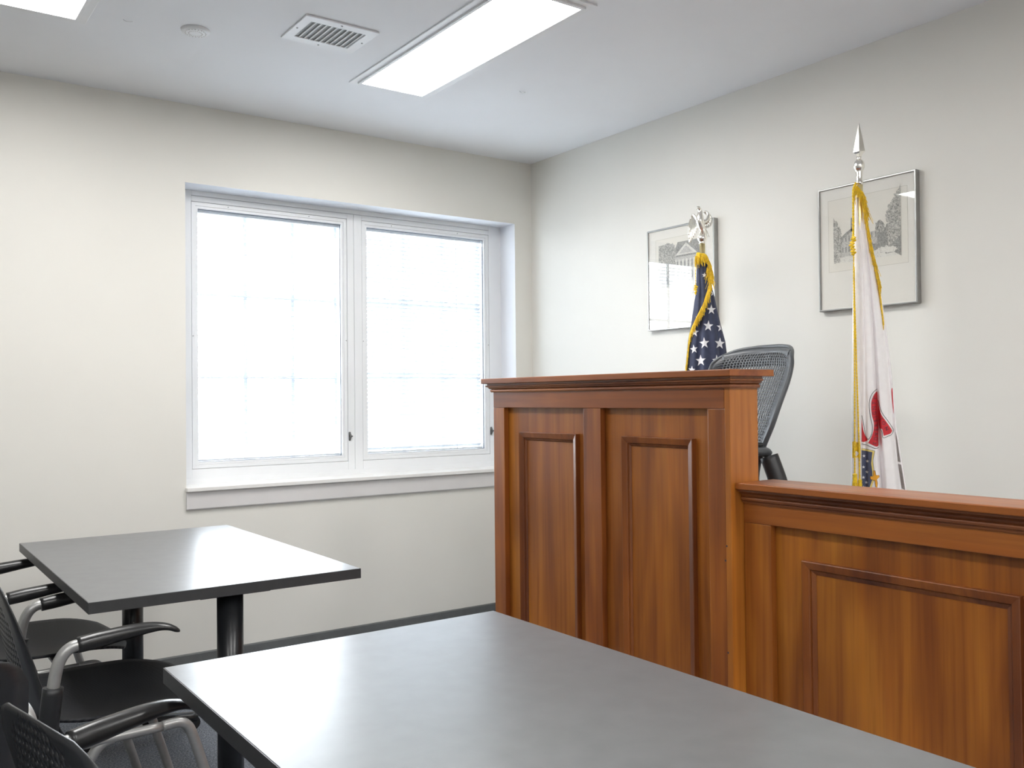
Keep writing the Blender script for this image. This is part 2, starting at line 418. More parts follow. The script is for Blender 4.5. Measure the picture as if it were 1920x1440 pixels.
def blind(s, tilt, label, yb):
    x0, x1, z0, z1 = s[0]+0.031, s[1]-0.031, s[2]+0.032, s[3]-0.032
    rt_ = root('venetian_blind', label, 'window blind', (0.5*(x0+x1), yb, z0))
    bm = NB(); box(bm, x0+0.002, x1-0.002, yb-0.012, yb+0.012, z1-0.012, z1-0.0005); obj('head_rail', bm, MT['slat'], rt_)
    bm = NB(); box(bm, x0+0.002, x1-0.002, yb-0.011, yb+0.011, z0, z0+0.009); obj('bottom_rail', bm, MT['slat'], rt_)
    bm = NB(); z = z0+0.022; w = 0.0125; c, sn = math.cos(tilt), math.sin(tilt)
    while z < z1-0.02:
        a = []
        for k in range(4):
            t = -1+2*k/3; h = 0.0016*(1-t*t)
            a.append((t*w*c, t*w*sn+h))
        vs = [[bm.verts.new((x, yb+p, z+q)) for p, q in a] for x in (x0+0.003, x1-0.003)]
        for k in range(3): bm.faces.new((vs[0][k], vs[1][k], vs[1][k+1], vs[0][k+1]))
        z += 0.0225
    obj('slats', bm, MT['slat'], rt_, solid=0.0004)
    bm = NB()
    for t in (0.21, 0.77):
        x = lerp(x0, x1, t)
        for dy in (-0.012, 0.012): tube(bm, [(x, yb+dy, z0), (x, yb+dy, z1-0.01)], 0.0013, 6)
    obj('ladder_cord', bm, MT['white_metal'], rt_)
blind(SL, 0.0, 'white window blind with its slats turned open and flat, left sash', 4.457)
blind(SR, -0.62, 'white window blind with tilted half closed slats, sash next to bench', 4.457)

# ------------------------------------------------------------------ ceiling things
def ceiling_light(x0, x1, y0, y1, label):
    r = root('ceiling_light', label, 'ceiling light', (0.5*(x0+x1), 0.5*(y0+y1), CEIL), group='recessed ceiling lights')
    bm = NB(); ring(bm, 'z', CEIL-0.006, CEIL-0.0005, x0, x1, y0, y1, 0.028)
    obj('trim_frame', bm, MT['white_metal'], r, bev=0.0015)
    bm = NB(); ring(bm, 'z', CEIL-0.013, CEIL-0.0008, x0+0.0285, x1-0.0285, y0+0.0285, y1-0.0285, 0.013)
    obj('door_frame', bm, MT['white_metal'], r, bev=0.001)
    obj('diffuser', B(x0+0.042, x1-0.042, y0+0.042, y1-0.042, CEIL-0.006, CEIL-0.002), MT['lamp'], r)
ceiling_light(1.712, 2.092, 2.395, 3.583, 'long bright ceiling light nearest the judge bench and the corner')
ceiling_light(0.283, 0.663, 2.365, 3.550, 'bright ceiling light cut off at the upper left, above the far table')
for k, (x, y) in enumerate(((-1.34, -0.6), (0.283, -0.6), (1.712, -0.6), (-1.34, -3.1), (0.283, -3.1), (1.712, -3.1))):  # unseen fixtures added behind the camera so the room is not too dark
    ceiling_light(x, x+0.38, y, y+1.187, 'added ceiling light continuing the grid, unseen behind the camera, to brighten the room')

VX0, VX1, VY0, VY1 = 1.287, 1.575, 3.030, 3.272
v = root('ceiling_vent', 'white metal air vent with slanted fins between the smoke detector and long light', 'air vent', (1.43, 3.15, CEIL))
bm = NB(); ring(bm, 'z', CEIL-0.007, CEIL-0.0005, VX0, VX1, VY0, VY1, (0.036, 0.036, 0.042, 0.042)); obj('vent_frame', bm, MT['white_metal'], v, bev=0.002)
obj('duct_backing', B(VX0+0.03, VX1-0.03, VY0+0.035, VY1-0.035, CEIL-0.002, CEIL-0.0005), MT['vent_dark'], v)
for k in range(10):
    x = lerp(VX0+0.05, VX1-0.05, k/9.0)
    bm = NB(); a = [bm.verts.new(p) for p in ((x, VY0+0.042, CEIL-0.0075), (x, VY1-0.042, CEIL-0.0075), (x+0.010, VY1-0.042, CEIL-0.002), (x+0.010, VY0+0.042, CEIL-0.002))]
    bm.faces.new(a); obj('fin', bm, MT['white_metal'], v, solid=0.0018)
for x, y in ((VX0+0.014, 3.15), (VX1-0.014, 3.15), (1.43, VY1-0.015), (1.43, VY0+0.015)):
    bm = lathe(NB(), [(0.0042, -0.0072), (0.003, -0.0092), (0, -0.0096)], (x, y, CEIL), 8); obj('screw', bm, MT['vent_dark'], v)

d = root('smoke_detector', 'round white detector on the ceiling left of the vent', 'smoke detector', (1.008, 3.397, CEIL))
bm = lathe(NB(), [(0.0, -0.013), (0.030, -0.0125), (0.046, -0.010), (0.051, -0.005), (0.052, -0.0005)], (1.008, 3.397, CEIL), 32); obj('cover', bm, MT['white_metal'], d)
bm = NB()
for k in range(20):
    a = 2*PI*k/20
    for rr_ in (0.024, 0.036):
        p = Vector((1.008+rr_*math.cos(a), 3.397+rr_*math.sin(a), CEIL-0.0125+0.0006*(rr_ > 0.03)))
        box(bm, p.x-0.002, p.x+0.002, p.y-0.002, p.y+0.002, p.z-0.001, p.z+0.001)
obj('grille', bm, MT['apron'], d)
for x, y, lb in ((0.783, 3.442, 'tiny white ceiling clip left of the smoke detector'), (2.409, 3.271, 'tiny white ceiling clip right of the long light')):
    h = NB(); tube(h, smoothpath([(x-0.016, y, CEIL-0.001), (x-0.006, y, CEIL-0.006), (x+0.006, y+0.003, CEIL-0.004), (x+0.016, y+0.004, CEIL-0.001)], 4), 0.0028, 8, flat=0.5)
    o = obj('ceiling_clip', h, MT['white_metal']); tag(o, lb, 'ceiling clip', 'ceiling clips')

# ------------------------------------------------------------------ judge's bench (high) and low bench
XF = 1.93                       # face of the high bench
hb = root('judge_bench', 'tall stained wood judge bench with two framed panels, left of the low bench', 'bench', (2.0, 2.25, 0))
HT = 1.3225
Y0, Y1 = 1.685, 2.823           # right end, left end
PB = XF+0.022                   # panel plane
obj('panel', B(PB, PB+0.018, Y0+0.002, Y1-0.002, 0.10, 1.25), MT['wood_z2'], hb)
obj('end_panel', B(XF, XF+0.115, Y0-0.002, Y0+0.018, 0.0, 1.273), MT['wood_post'], hb, bev=0.0015)
obj('end_panel', B(XF+0.0225, XF+0.115, Y1-0.018, Y1, 0.0, 1.273), MT['wood_z'], hb, bev=0.0015)
obj('back_panel', B(XF+0.097, XF+0.115, Y0+0.018, Y1-0.018, 0.0, 1.273), MT['wood_z'], hb)
obj('top_rail', B(XF-0.0005, XF+0.021, Y0+0.018, Y1, 1.215, 1.273), MT['wood_y'], hb, bev=0.0015)
obj('bottom_rail', B(XF, XF+0.021, Y0+0.018, Y1, 0.0, 0.14), MT['wood_y'], hb, bev=0.0015)
for a, b2 in ((2.755, Y1), (2.218, 2.303), (Y0+0.018, 1.764)):
    obj('stile', B(XF, XF+0.021, a, b2, 0.14, 1.2145), MT['wood_z'], hb, bev=0.0015)
def moulding(y0, y1, z0, z1, xp, w=0.030, par=None):
    """raised mitred bead on a panel whose plane is x=xp"""
    bm = NB()
    prof = [(0.0, 0.0), (0.0, 0.016), (0.002, 0.0175), (0.019, 0.0125), (0.0205, 0.0105), (0.0215, 0.006), (0.0235, 0.0068), (0.0265, 0.0055), (w, 0.001), (w, 0.0)]   # (inward, height)
    rings = []
    for ins, h in prof:
        rings.append([bm.verts.new(p) for p in ((xp-h, y0+ins, z0+ins), (xp-h, y1-ins, z0+ins), (xp-h, y1-ins, z1-ins), (xp-h, y0+ins, z1-ins))])
    for a, b2 in zip(rings, rings[1:]):
        for k in range(4):
            bm.faces.new((a[k], a[(k+1) % 4], b2[(k+1) % 4], b2[k]))
    bmesh.ops.recalc_face_normals(bm, faces=bm.faces)
    return obj('panel_moulding', bm, MT['wood_mould'], par)
moulding(2.349, 2.672, 0.245, 1.128, PB, par=hb); moulding(1.829, 2.128, 0.245, 1.128, PB, par=hb)
def crown(xf, y0, y1, zt, depth, ends, par, drop, name_mat):
    """moulding under the cap, stepping out; ends: wrap the returns at y0"""
    steps = drop
    bm = NB(); rings = []
    for o_, z in steps:
        rings.append([bm.verts.new(p) for p in ((xf+depth, y0-o_*ends[0], z), (xf-o_, y0-o_*ends[0], z), (xf-o_, y1+o_*ends[1], z), (xf+depth, y1+o_*ends[1], z))])
    for a, b2 in zip(rings, rings[1:]):
        for k in range(3): bm.faces.new((a[k], a[k+1], b2[k+1], b2[k]))
    bm.faces.new(rings[0]); bm.faces.new(list(reversed(rings[-1])))
    bmesh.ops.recalc_face_normals(bm, faces=bm.faces)
    return obj('cap_moulding', bm, name_mat, par)
crown(XF, Y0-0.002, Y1, HT, 0.115, (1, 1), hb, [(0.0, 1.2715), (0.006, 1.2715), (0.009, 1.276), (0.0085, 1.281), (0.005, 1.2825), (0.012, 1.285), (0.015, 1.290), (0.021, 1.292), (0.022, 1.2955), (0.017, 1.297), (0.017, 1.3035), (0.0, 1.3035)], MT['wood_crown'])
obj('cap', B(XF-0.034, XF+0.150, Y0-0.032, Y1+0.034, 1.3035, HT), MT['wood_y'], hb, bev=0.0025)
# nail holes and scuffs with a shape of their own
for y, z in ((1.70, 0.84), (1.705, 0.80), (1.7, 0.55)):
    bm = lathe(NB(), [(0.003, 0), (0, 0.0006)], (0, 0, 0), 8)
    for vv in bm.verts: vv.co = Vector((XF-0.0006-vv.co.z, y+vv.co.x, z+vv.co.y))
    obj('nail_hole', bm, MT['ink'], hb)
# desk surface behind the front
obj('desk_top', B(XF+0.115, XF+0.42, Y0+0.02, Y1, 0.90, 0.92), MT['wood_y'], hb, bev=0.003)

XG = 1.980
lb_ = root('low_bench', 'lower stained wood bench front with one wide panel, right of the tall bench', 'bench', (2.05, 0.9, 0))
LT = 1.0135; L0, L1 = -0.40, 1.6815
PG = XG+0.022
obj('panel', B(PG, PG+0.018, L0+0.002, L1-0.002, 0.10, 0.95), MT['wood_z2'], lb_)
obj('back_panel', B(XG+0.085, XG+0.10, L0, L1, 0.0, 0.957), MT['wood_z'], lb_)
obj('top_rail', B(XG-0.0005, XG+0.021, L0, L1, 0.9035, 0.960), MT['wood_y'], lb_, bev=0.0015)
obj('bottom_rail', B(XG, XG+0.021, L0, L1, 0.0, 0.14), MT['wood_y'], lb_, bev=0.0015)
for a, b2 in ((1.592, L1), (0.782, 0.866), (-0.05, 0.034), (L0, L0+0.084)):
    obj('stile', B(XG, XG+0.021, a, b2, 0.14, 0.903), MT['wood_z'], lb_, bev=0.0015)
moulding(0.952, 1.500, 0.245, 0.822, PG, 0.034, lb_); moulding(0.128, 0.69, 0.245, 0.822, PG, 0.034, lb_)
crown(XG, L0, L1-0.001, LT, 0.10, (0, 0), lb_, [(0.0, 0.9575), (0.006, 0.9575), (0.0065, 0.962), (0.011, 0.965), (0.013, 0.970), (0.012, 0.973), (0.008, 0.975), (0.012, 0.982), (0.020, 0.987), (0.027, 0.990), (0.027, 0.9955), (0.0, 0.9955)], MT['wood_dark'])
obj('cap', B(1.945, 2.105, L0, L1, 0.9955, LT), MT['wood_y'], lb_, bev=0.0025)
struct(obj('floor_raised', B(XF+0.12, XR-0.014, -0.4, 2.80, 0.0, 0.18), MT['carpet']))

# ------------------------------------------------------------------ tables
def table(x0, x1, y0, y1, label, cols, feet):
    r = root('work_table', label, 'table', (0.5*(x0+x1), 0.5*(y0+y1), 0))
    obj('tabletop', B(x0+0.0012, x1-0.0012, y0+0.0012, y1-0.0012, 0.7105, 0.740), MT['laminate'], r, bev=0.001, bevseg=1)
    bm = NB(); ring(bm, 'z', 0.7103, 0.7392, x0, x1, y0, y1, 0.0014); obj('edge_band', bm, MT['edge'], r)
    for (x, y) in cols:
        obj('column', lathe(NB(), [(0.0, 0.05), (0.0365, 0.05), (0.0365, 0.704), (0.0, 0.704)], (x, y, 0), 28), MT['black_steel'], r)
        obj('mounting_plate', B(x-0.10, x+0.10, max(y0+0.02, y-0.09), min(y1-0.02, y+0.09), 0.7042, 0.7102), MT['black_steel'], r, bev=0.002)
        f = obj('foot', tube(NB(), smoothpath([(x-0.18, y, 0.045), (x-0.10, y, 0.060), (x, y, 0.068), (x+0.12, y, 0.060), (x+0.23, y, 0.045)], 4), 0.024, 12, flat=0.7), MT['black_steel'], r)
        for xx in (x-0.165, x+0.215):
            obj('caster', tube(NB(), [(xx, y-0.014, 0.026), (xx, y+0.014, 0.026)], 0.026, 18), MT['plastic'], f)
table(0.475, 1.236, 2.526, 3.755, 'charcoal laminate table in front of the window, farther from the camera', [(0.862, 2.60), (0.822, 3.57)], 0)
table(0.475, 1.242, 0.605, 1.825, 'large charcoal laminate table in the foreground beside the wood benches', [(0.862, 0.69), (0.862, 1.74)], 0)

# ------------------------------------------------------------------ stacking arm chairs
def shell_back():
    """perforated curved back; u across, v up"""
    bm = NB()
    us = []; pitch = 0.0190; hole = 0.0098; n = 21
    tot = n*pitch
    for k in range(n):
        c = -tot/2+(k+0.5)*pitch
        us += [(c-hole/2), (c+hole/2)]
    us = [-0.245] + us + [0.245]
    vs = []; zc = []
    m = 18
    for k in range(m):
        c = 0.04+(k+0.5)*0.0190
        vs += [c-hole/2, c+hole/2]
    vs = [0.0, 0.018] + vs + [0.392]
    Htot = 0.392
    def hw(v):
        t = v/Htot
        w = interp([(0, 0.278), (0.1, 0.276), (0.2, 0.268), (0.3, 0.250), (0.45, 0.234), (0.65, 0.224), (0.82, 0.208), (0.91, 0.185), (0.96, 0.160), (1.0, 0.120)], t)
        return w
    def P(u, v):
        t = v/Htot; a = u/0.245; w = hw(v)
        y = a*w
        e = abs(a)
        x = -0.172 - 0.116*t**0.8 + 0.055*(e**2.2)*(1-0.78*t) - 0.035*(1-t)**2
        z = 0.438 + v*0.939 - 0.010*e*e*t
        return (x, y, z)
    V = [[bm.verts.new(P(u, v)) for u in us] for v in vs]
    for i in range(len(vs)-1):
        for j in range(len(us)-1):
            hole_cell = (j % 2 == 1) and (i >= 2 and i % 2 == 0) and j < len(us)-1
            vm = 0.5*(vs[i]+vs[i+1]); um = 0.5*(us[j]+us[j+1]); t = vm/Htot
            inside = abs(um) < 0.155*math.sqrt(max(0, 1-((t-0.56)/0.42)**4)) if abs(t-0.56) < 0.42 else False
            if hole_cell and inside: continue
            f = bm.faces.new((V[i][j], V[i][j+1], V[i+1][j+1], V[i+1][j])); f.smooth = True
    return bm
def shell_seat():
    bm = NB(); n = 20; V = []
    for i in range(n+1):
        s = -1+2*i/n; row = []
        for j in range(n+1):
            t = -1+2*j/n
            x = s*math.sqrt(1-0.30*t*t); y = t*math.sqrt(1-0.34*s*s)
            X = 0.015+0.245*x*1.03; Y = 0.238*y*1.10
            z = 0.436+0.016*t*t - 0.055*max(0, s-0.35)**2 - 0.012*math.cos(0.5*PI*s)*math.cos(0.5*PI*t) + 0.022*max(0, -s-0.6)
            row.append(bm.verts.new((X, Y, z)))
        V.append(row)
    for i in range(n):
        for j in range(n):
            f = bm.faces.new((V[i][j], V[i+1][j], V[i+1][j+1], V[i][j+1])); f.smooth = True
    return bm
def seat_material():
    m, nt, b = nodes('ribbed_seat_plastic'); setp(b, rough=0.45)
    w = nt.nodes.new('ShaderNodeTexWave'); w.wave_type = 'BANDS'; w.bands_direction = 'Y'; w.inputs['Scale'].default_value = 60
    nt.links.new(coords(nt), w.inputs[0])
    nt.links.new(ramp(nt, w.outputs['Fac'], [(0.3, (0.006, 0.007, 0.010)), (0.8, (0.016, 0.017, 0.021))]), b.inputs['Base Color']); setp(b, spec=0.25, rough=0.55)
    bump(nt, b, w.outputs['Fac'], 0.4, 0.001); return m
MT['seat_rib'] = seat_material()
def make_chair(label):
    r = root('stacking_chair', label, 'chair', (0, 0, 0), 0, 'perforated black stacking arm chairs')
    k = dict(world=False)
    obj('seat', shell_seat(), MT['seat_rib'], r, solid=0.008, solid_off=1, **k)
    obj('backrest', shell_back(), MT['plastic'], r, solid=0.0035, **k)
    for s in (-1, 1):
        y = s*0.280
        arm = obj('arm_tube', tube(NB(), smoothpath([(-0.190, y, 0.420), (-0.183, y, 0.50), (-0.174, y, 0.575), (-0.162, y, 0.622), (-0.140, y, 0.648), (-0.105, y, 0.655), (-0.03, y, 0.660)], 5), 0.0145, 14), MT['silver_paint'], r, **k)
        obj('sleeve', tube(NB(), smoothpath([(-0.192, y*0.99, 0.405), (-0.186, y*0.99, 0.47), (-0.1765, y, 0.560)], 4), 0.019, 14, flat=1.25), MT['plastic'], r, **k)
        p = smoothpath([(-0.122, y, 0.653), (-0.06, y, 0.661), (0.0, y, 0.668), (0.055, y, 0.671), (0.092, y, 0.666), (0.120, y, 0.652)], 5)
        n = len(p); rr = []
        for i in range(n):
            t = i/(n-1)
            wdt = lerp(0.0195, 0.0215, min(1, t*3)); hgt = interp([(0, 0.0195), (0.15, 0.0205), (0.45, 0.0165), (0.7, 0.010), (0.92, 0.007), (1, 0.004)], t)
            if t > 0.9: wdt *= 1-(t-0.9)*4
            rr.append((wdt, hgt))
        obj('arm_pad', tube(NB(), p, 0.02, 16, rr=rr), MT['pad'], arm, **k)
        obj('side_rail', tube(NB(), smoothpath([(-0.195, y, 0.408), (-0.1, y, 0.408), (0.08, y, 0.412)], 4), 0.0125, 12), MT['silver_paint'], r, **k)
        lg = obj('leg', tube(NB(), smoothpath([(0.078, y, 0.412), (0.118, y, 0.414), (0.140, y, 0.402), (0.156, y, 0.370), (0.19, y, 0.26), (0.262, y*0.98, 0.022)], 5), 0.0135, 12), MT['silver_paint'], r, **k)
        obj('glide', lathe(NB(), [(0, 0.0), (0.016, 0.0), (0.017, 0.012), (0.0145, 0.030), (0.0, 0.030)], (0.262, y*0.98, 0.0), 14), MT['plastic'], lg, **k)
        lg = obj('leg', tube(NB(), smoothpath([(-0.04, y*0.99, 0.408), (-0.085, y*0.99, 0.38), (-0.15, y*0.985, 0.23), (-0.235, y*0.98, 0.022)], 5), 0.0135, 12), MT['silver_paint'], r, **k)
        obj('glide', lathe(NB(), [(0, 0.0), (0.016, 0.0), (0.017, 0.012), (0.0145, 0.030), (0.0, 0.030)], (-0.235, y*0.98, 0.0), 14), MT['plastic'], lg, **k)
    bm = NB(); tube(bm, [(0.03, -0.28, 0.408), (0.03, 0.28, 0.408)], 0.010, 10); obj('cross_tube', bm, MT['silver_paint'], r, **k)
    return r
def copy_tree(o, parent=None):
    c = o.copy(); COL.objects.link(c); c.parent = parent
    for ch in [x for x in bpy.data.objects if x.parent == o and x is not c]:
        copy_tree(ch, c)
    return c
proto = make_chair('black perforated chair at the near left corner of the far table')
spots = [((0.560, 2.740), 0.0, 'black perforated arm chair whose full seat shows, between the two tables'),
         ((0.490, 3.450), 0.0, 'black arm chair farthest back, tucked under the far table near the window wall'),
         ((0.479, 1.520), math.radians(12), 'black perforated chair turned slightly, in the bottom left corner'),
         ((-0.050, 2.03), math.radians(120), 'black perforated chair turned to the window wall, only its back showing between two chair backs')]
kids = lambda o: [x for x in bpy.data.objects if x.parent == o]
src = proto
for i, ((x, y), rz, lab) in enumerate(spots):
    c = proto if i == 0 else copy_tree(proto)
    c.location = (x, y, 0); c.rotation_euler = (0, 0, rz); c['label'] = lab

# ------------------------------------------------------------------ judge's swivel chair
jc = root('office_chair', 'graphite office chair with slotted mesh back behind the tall bench', 'chair', (2.38, 2.235, 0.18), math.radians(171))
def office_back():
    bm = NB(); nu = 25; pu = 0.0152; hole = 0.0080; us = [-0.228, -0.214]
    for k in range(nu):
        c = -nu*pu/2+(k+0.5)*pu; us += [c-hole/2, c+hole/2]
    us += [0.214, 0.228]
    vs = [0.0, 0.02]; mv = 52; pv = 0.0098; hv = 0.0064
    for k in range(mv):
        c = 0.03+(k+0.5)*pv; vs += [c-hv/2, c+hv/2]
    vs += [0.552, 0.56]; Ht = 0.56
    def P(u, v):
        t = v/Ht; a = u/0.228
        w = interp([(0, 0.120), (0.2, 0.125), (0.36, 0.165), (0.52, 0.205), (0.72, 0.218), (0.88, 0.214), (0.95, 0.200), (1, 0.172)], t)
        x = -0.02 + 0.055*math.sin(PI*min(1, t*1.15)) - 0.10*t + 0.050*abs(a)**2.4*(0.4+0.6*t)
        z = 0.685 + v*1.0 - 0.018*abs(a)**3*(t > 0.5)*(t-0.5)*2
        if t > 0.9: x -= 0.035*((t-0.9)/0.1)**2
        return (x-0.18, a*w, z)
    V = [[bm.verts.new(P(u, v)) for u in us] for v in vs]
    for i in range(len(vs)-1):
        for j in range(len(us)-1):
            if 2 <= j < len(us)-3 and j % 2 == 0 and i >= 2 and i % 2 == 0 and i < len(vs)-3: continue
            f = bm.faces.new((V[i][j], V[i][j+1], V[i+1][j+1], V[i+1][j])); f.smooth = True
    return bm, P
bm, OP = office_back()
obj('backrest', bm, MT['meshgrey'], jc, world=False, solid=0.003)
fp = [OP(-0.235, v) for v in (0.0, 0.1, 0.2, 0.28, 0.36, 0.44, 0.50, 0.535)] + [OP(u, 0.562) for u in (-0.20, -0.1, 0, 0.1, 0.20)] + [OP(0.235, v) for v in (0.535, 0.50, 0.44, 0.36, 0.28, 0.2, 0.1, 0.0)]
obj('back_frame', tube(NB(), smoothpath([(p[0]-0.006, p[1]*0.985, p[2]) for p in fp], 4), 0.008, 10, flat=1.3), MT['meshframe'], jc, world=False, smooth=True)
obj('upper_support', tube(NB(), smoothpath([OP(u, 0.475) [:1] and (OP(u, 0.525)[0]-0.022, OP(u, 0.525)[1]*0.90, OP(u, 0.525)[2]) for u in (-0.22, -0.12, 0, 0.12, 0.22)], 5), 0.010, 10, flat=3.4), MT['meshframe'], jc, world=False)
obj('spine', tube(NB(), smoothpath([(-0.26, 0, 1.12), (-0.25, 0, 0.95), (-0.24, 0, 0.75), (-0.22, 0, 0.66), (-0.10, 0, 0.56)], 5), 0.03, 12, flat=0.5), MT['meshframe'], jc, world=False)
bm = NB(); n = 14; V = []
for i in range(n+1):
    s = -1+2*i/n; V.append([])
    for j in range(n+1):
        t = -1+2*j/n
        V[-1].append(bm.verts.new((0.06+0.25*s*math.sqrt(1-0.3*t*t), 0.25*t*math.sqrt(1-0.3*s*s), 0.61-0.03*max(0, s-0.3)**2+0.015*t*t)))
for i in range(n):
    for j in range(n): bm.faces.new((V[i][j], V[i+1][j], V[i+1][j+1], V[i][j+1])).smooth = True
obj('seat', bm, MT['meshgrey'], jc, world=False, solid=0.05)
for s in (-1, 1):
    a = obj('armrest', tube(NB(), smoothpath([(-0.10, s*0.17, 0.58), (-0.19, s*0.235, 0.66), (-0.175, s*0.228, 0.76), (-0.158, s*0.196, 0.865)], 5), 0.018, 12, rr=None, flat=1.7), MT['plastic'], jc, world=False)
    obj('arm_knuckle', tube(NB(), smoothpath([(-0.165, s*0.178, 0.872), (-0.15, s*0.180, 0.880), (-0.09, s*0.185, 0.884)], 4), 0.021, 14, flat=0.8), MT['meshframe'], a, world=False)
    obj('arm_pad', B(-0.14, 0.10, s*0.165-0.030, s*0.165+0.030, 0.898, 0.912), MT['plastic'], a, world=False, bev=0.007, bevseg=3)
obj('gas_column', lathe(NB(), [(0, 0.08), (0.03, 0.08), (0.03, 0.30), (0.02, 0.30), (0.02, 0.585), (0, 0.585)], (0, 0, 0), 18), MT['black_steel'], jc, world=False)
for k in range(5):
    a = 2*PI*k/5+0.3; ca, sa = math.cos(a), math.sin(a)
    lg = obj('leg', tube(NB(), [(0.02*ca, 0.02*sa, 0.11), (0.29*ca, 0.29*sa, 0.075)], 0.024, 10, flat=0.7), MT['meshframe'], jc, world=False)
    obj('caster', tube(NB(), [(0.29*ca-0.016*sa, 0.29*sa+0.016*ca, 0.03), (0.29*ca+0.016*sa, 0.29*sa-0.016*ca, 0.03)], 0.030, 16), MT['plastic'], lg, world=False)

# ------------------------------------------------------------------ pictures on the right wall
def picture(y0, y1, z0, z1, label, mats_win, printer, thick=0.027):
    xf = XR-thick
    r = root('framed_picture', label, 'picture', (XR-0.002, 0.5*(y0+y1), z0), group='framed engravings on the right wall')
    bm = NB(); ring(bm, 'x', xf, XR-0.0012, y0, y1, z0, z1, 0.0075); obj('frame', bm, MT['pewter'], r, bev=0.0018)
    obj('mat_board', B(XR-0.020, XR-0.016, y0+0.007, y1-0.007, z0+0.007, z1-0.007), MT['mat'], r)
    a0, a1, b0, b1 = mats_win
    bm = NB(); ring(bm, 'x', XR-0.0204, XR-0.0199, a0-0.0012, a1+0.0012, b0-0.0012, b1+0.0012, 0.0012); obj('mat_bevel', bm, MT['line'], r)
    pr = obj('print', B(XR-0.0203, XR-0.0199, a0, a1, b0, b1), MT['paper'], r)
    printer(pr)
    obj('glass', B(xf+0.0022, xf+0.0032, y0+0.0065, y1-0.0065, z0+0.0065, z1-0.0065), MT['picglass'], r)
    return r
def flatpoly(bm, pts, x, mi=0):
    f = bm.faces.new([bm.verts.new((x, y, z)) for y, z in pts]); f.material_index = mi
    if f.normal.x > 0: f.normal_flip()
EM = lambda: [MT['eng_tree'], MT['eng_dark'], MT['eng_wall'], MT['eng_light'], MT['paper']]
def blob(cy, cz, ry, rz, n=26, j=0.18, clip=None):
    out = []
    for k in range(n):
        a = 2*PI*k/n; q = 1+random.uniform(-j, j)
        y, z = cy+ry*q*math.cos(a), cz+rz*q*math.sin(a)
        if clip: y = min(max(y, clip[0]), clip[1]); z = min(max(z, clip[2]), clip[3])
        out.append((y, z))
    return out
def foliage(bm, pts, x, mi, clip, n=3, r=0.009):
    for (a, b2) in zip(pts, pts[1:]+pts[:1]):
        L_ = math.hypot(a[0]-b2[0], a[1]-b2[1]); m = max(1, int(L_/(r*0.8)))
        for k in range(m):
            t = (k+random.random())/m; q = r*random.uniform(0.5, 1.1)
            y, z = lerp(a[0], b2[0], t), lerp(a[1], b2[1], t)
            p = blob(y, z, q, q, 11, 0.35, clip)
            if len({(round(u, 5), round(w, 5)) for u, w in p}) == len(p):
                flatpoly(bm, p, x-0.00001*random.random(), mi)
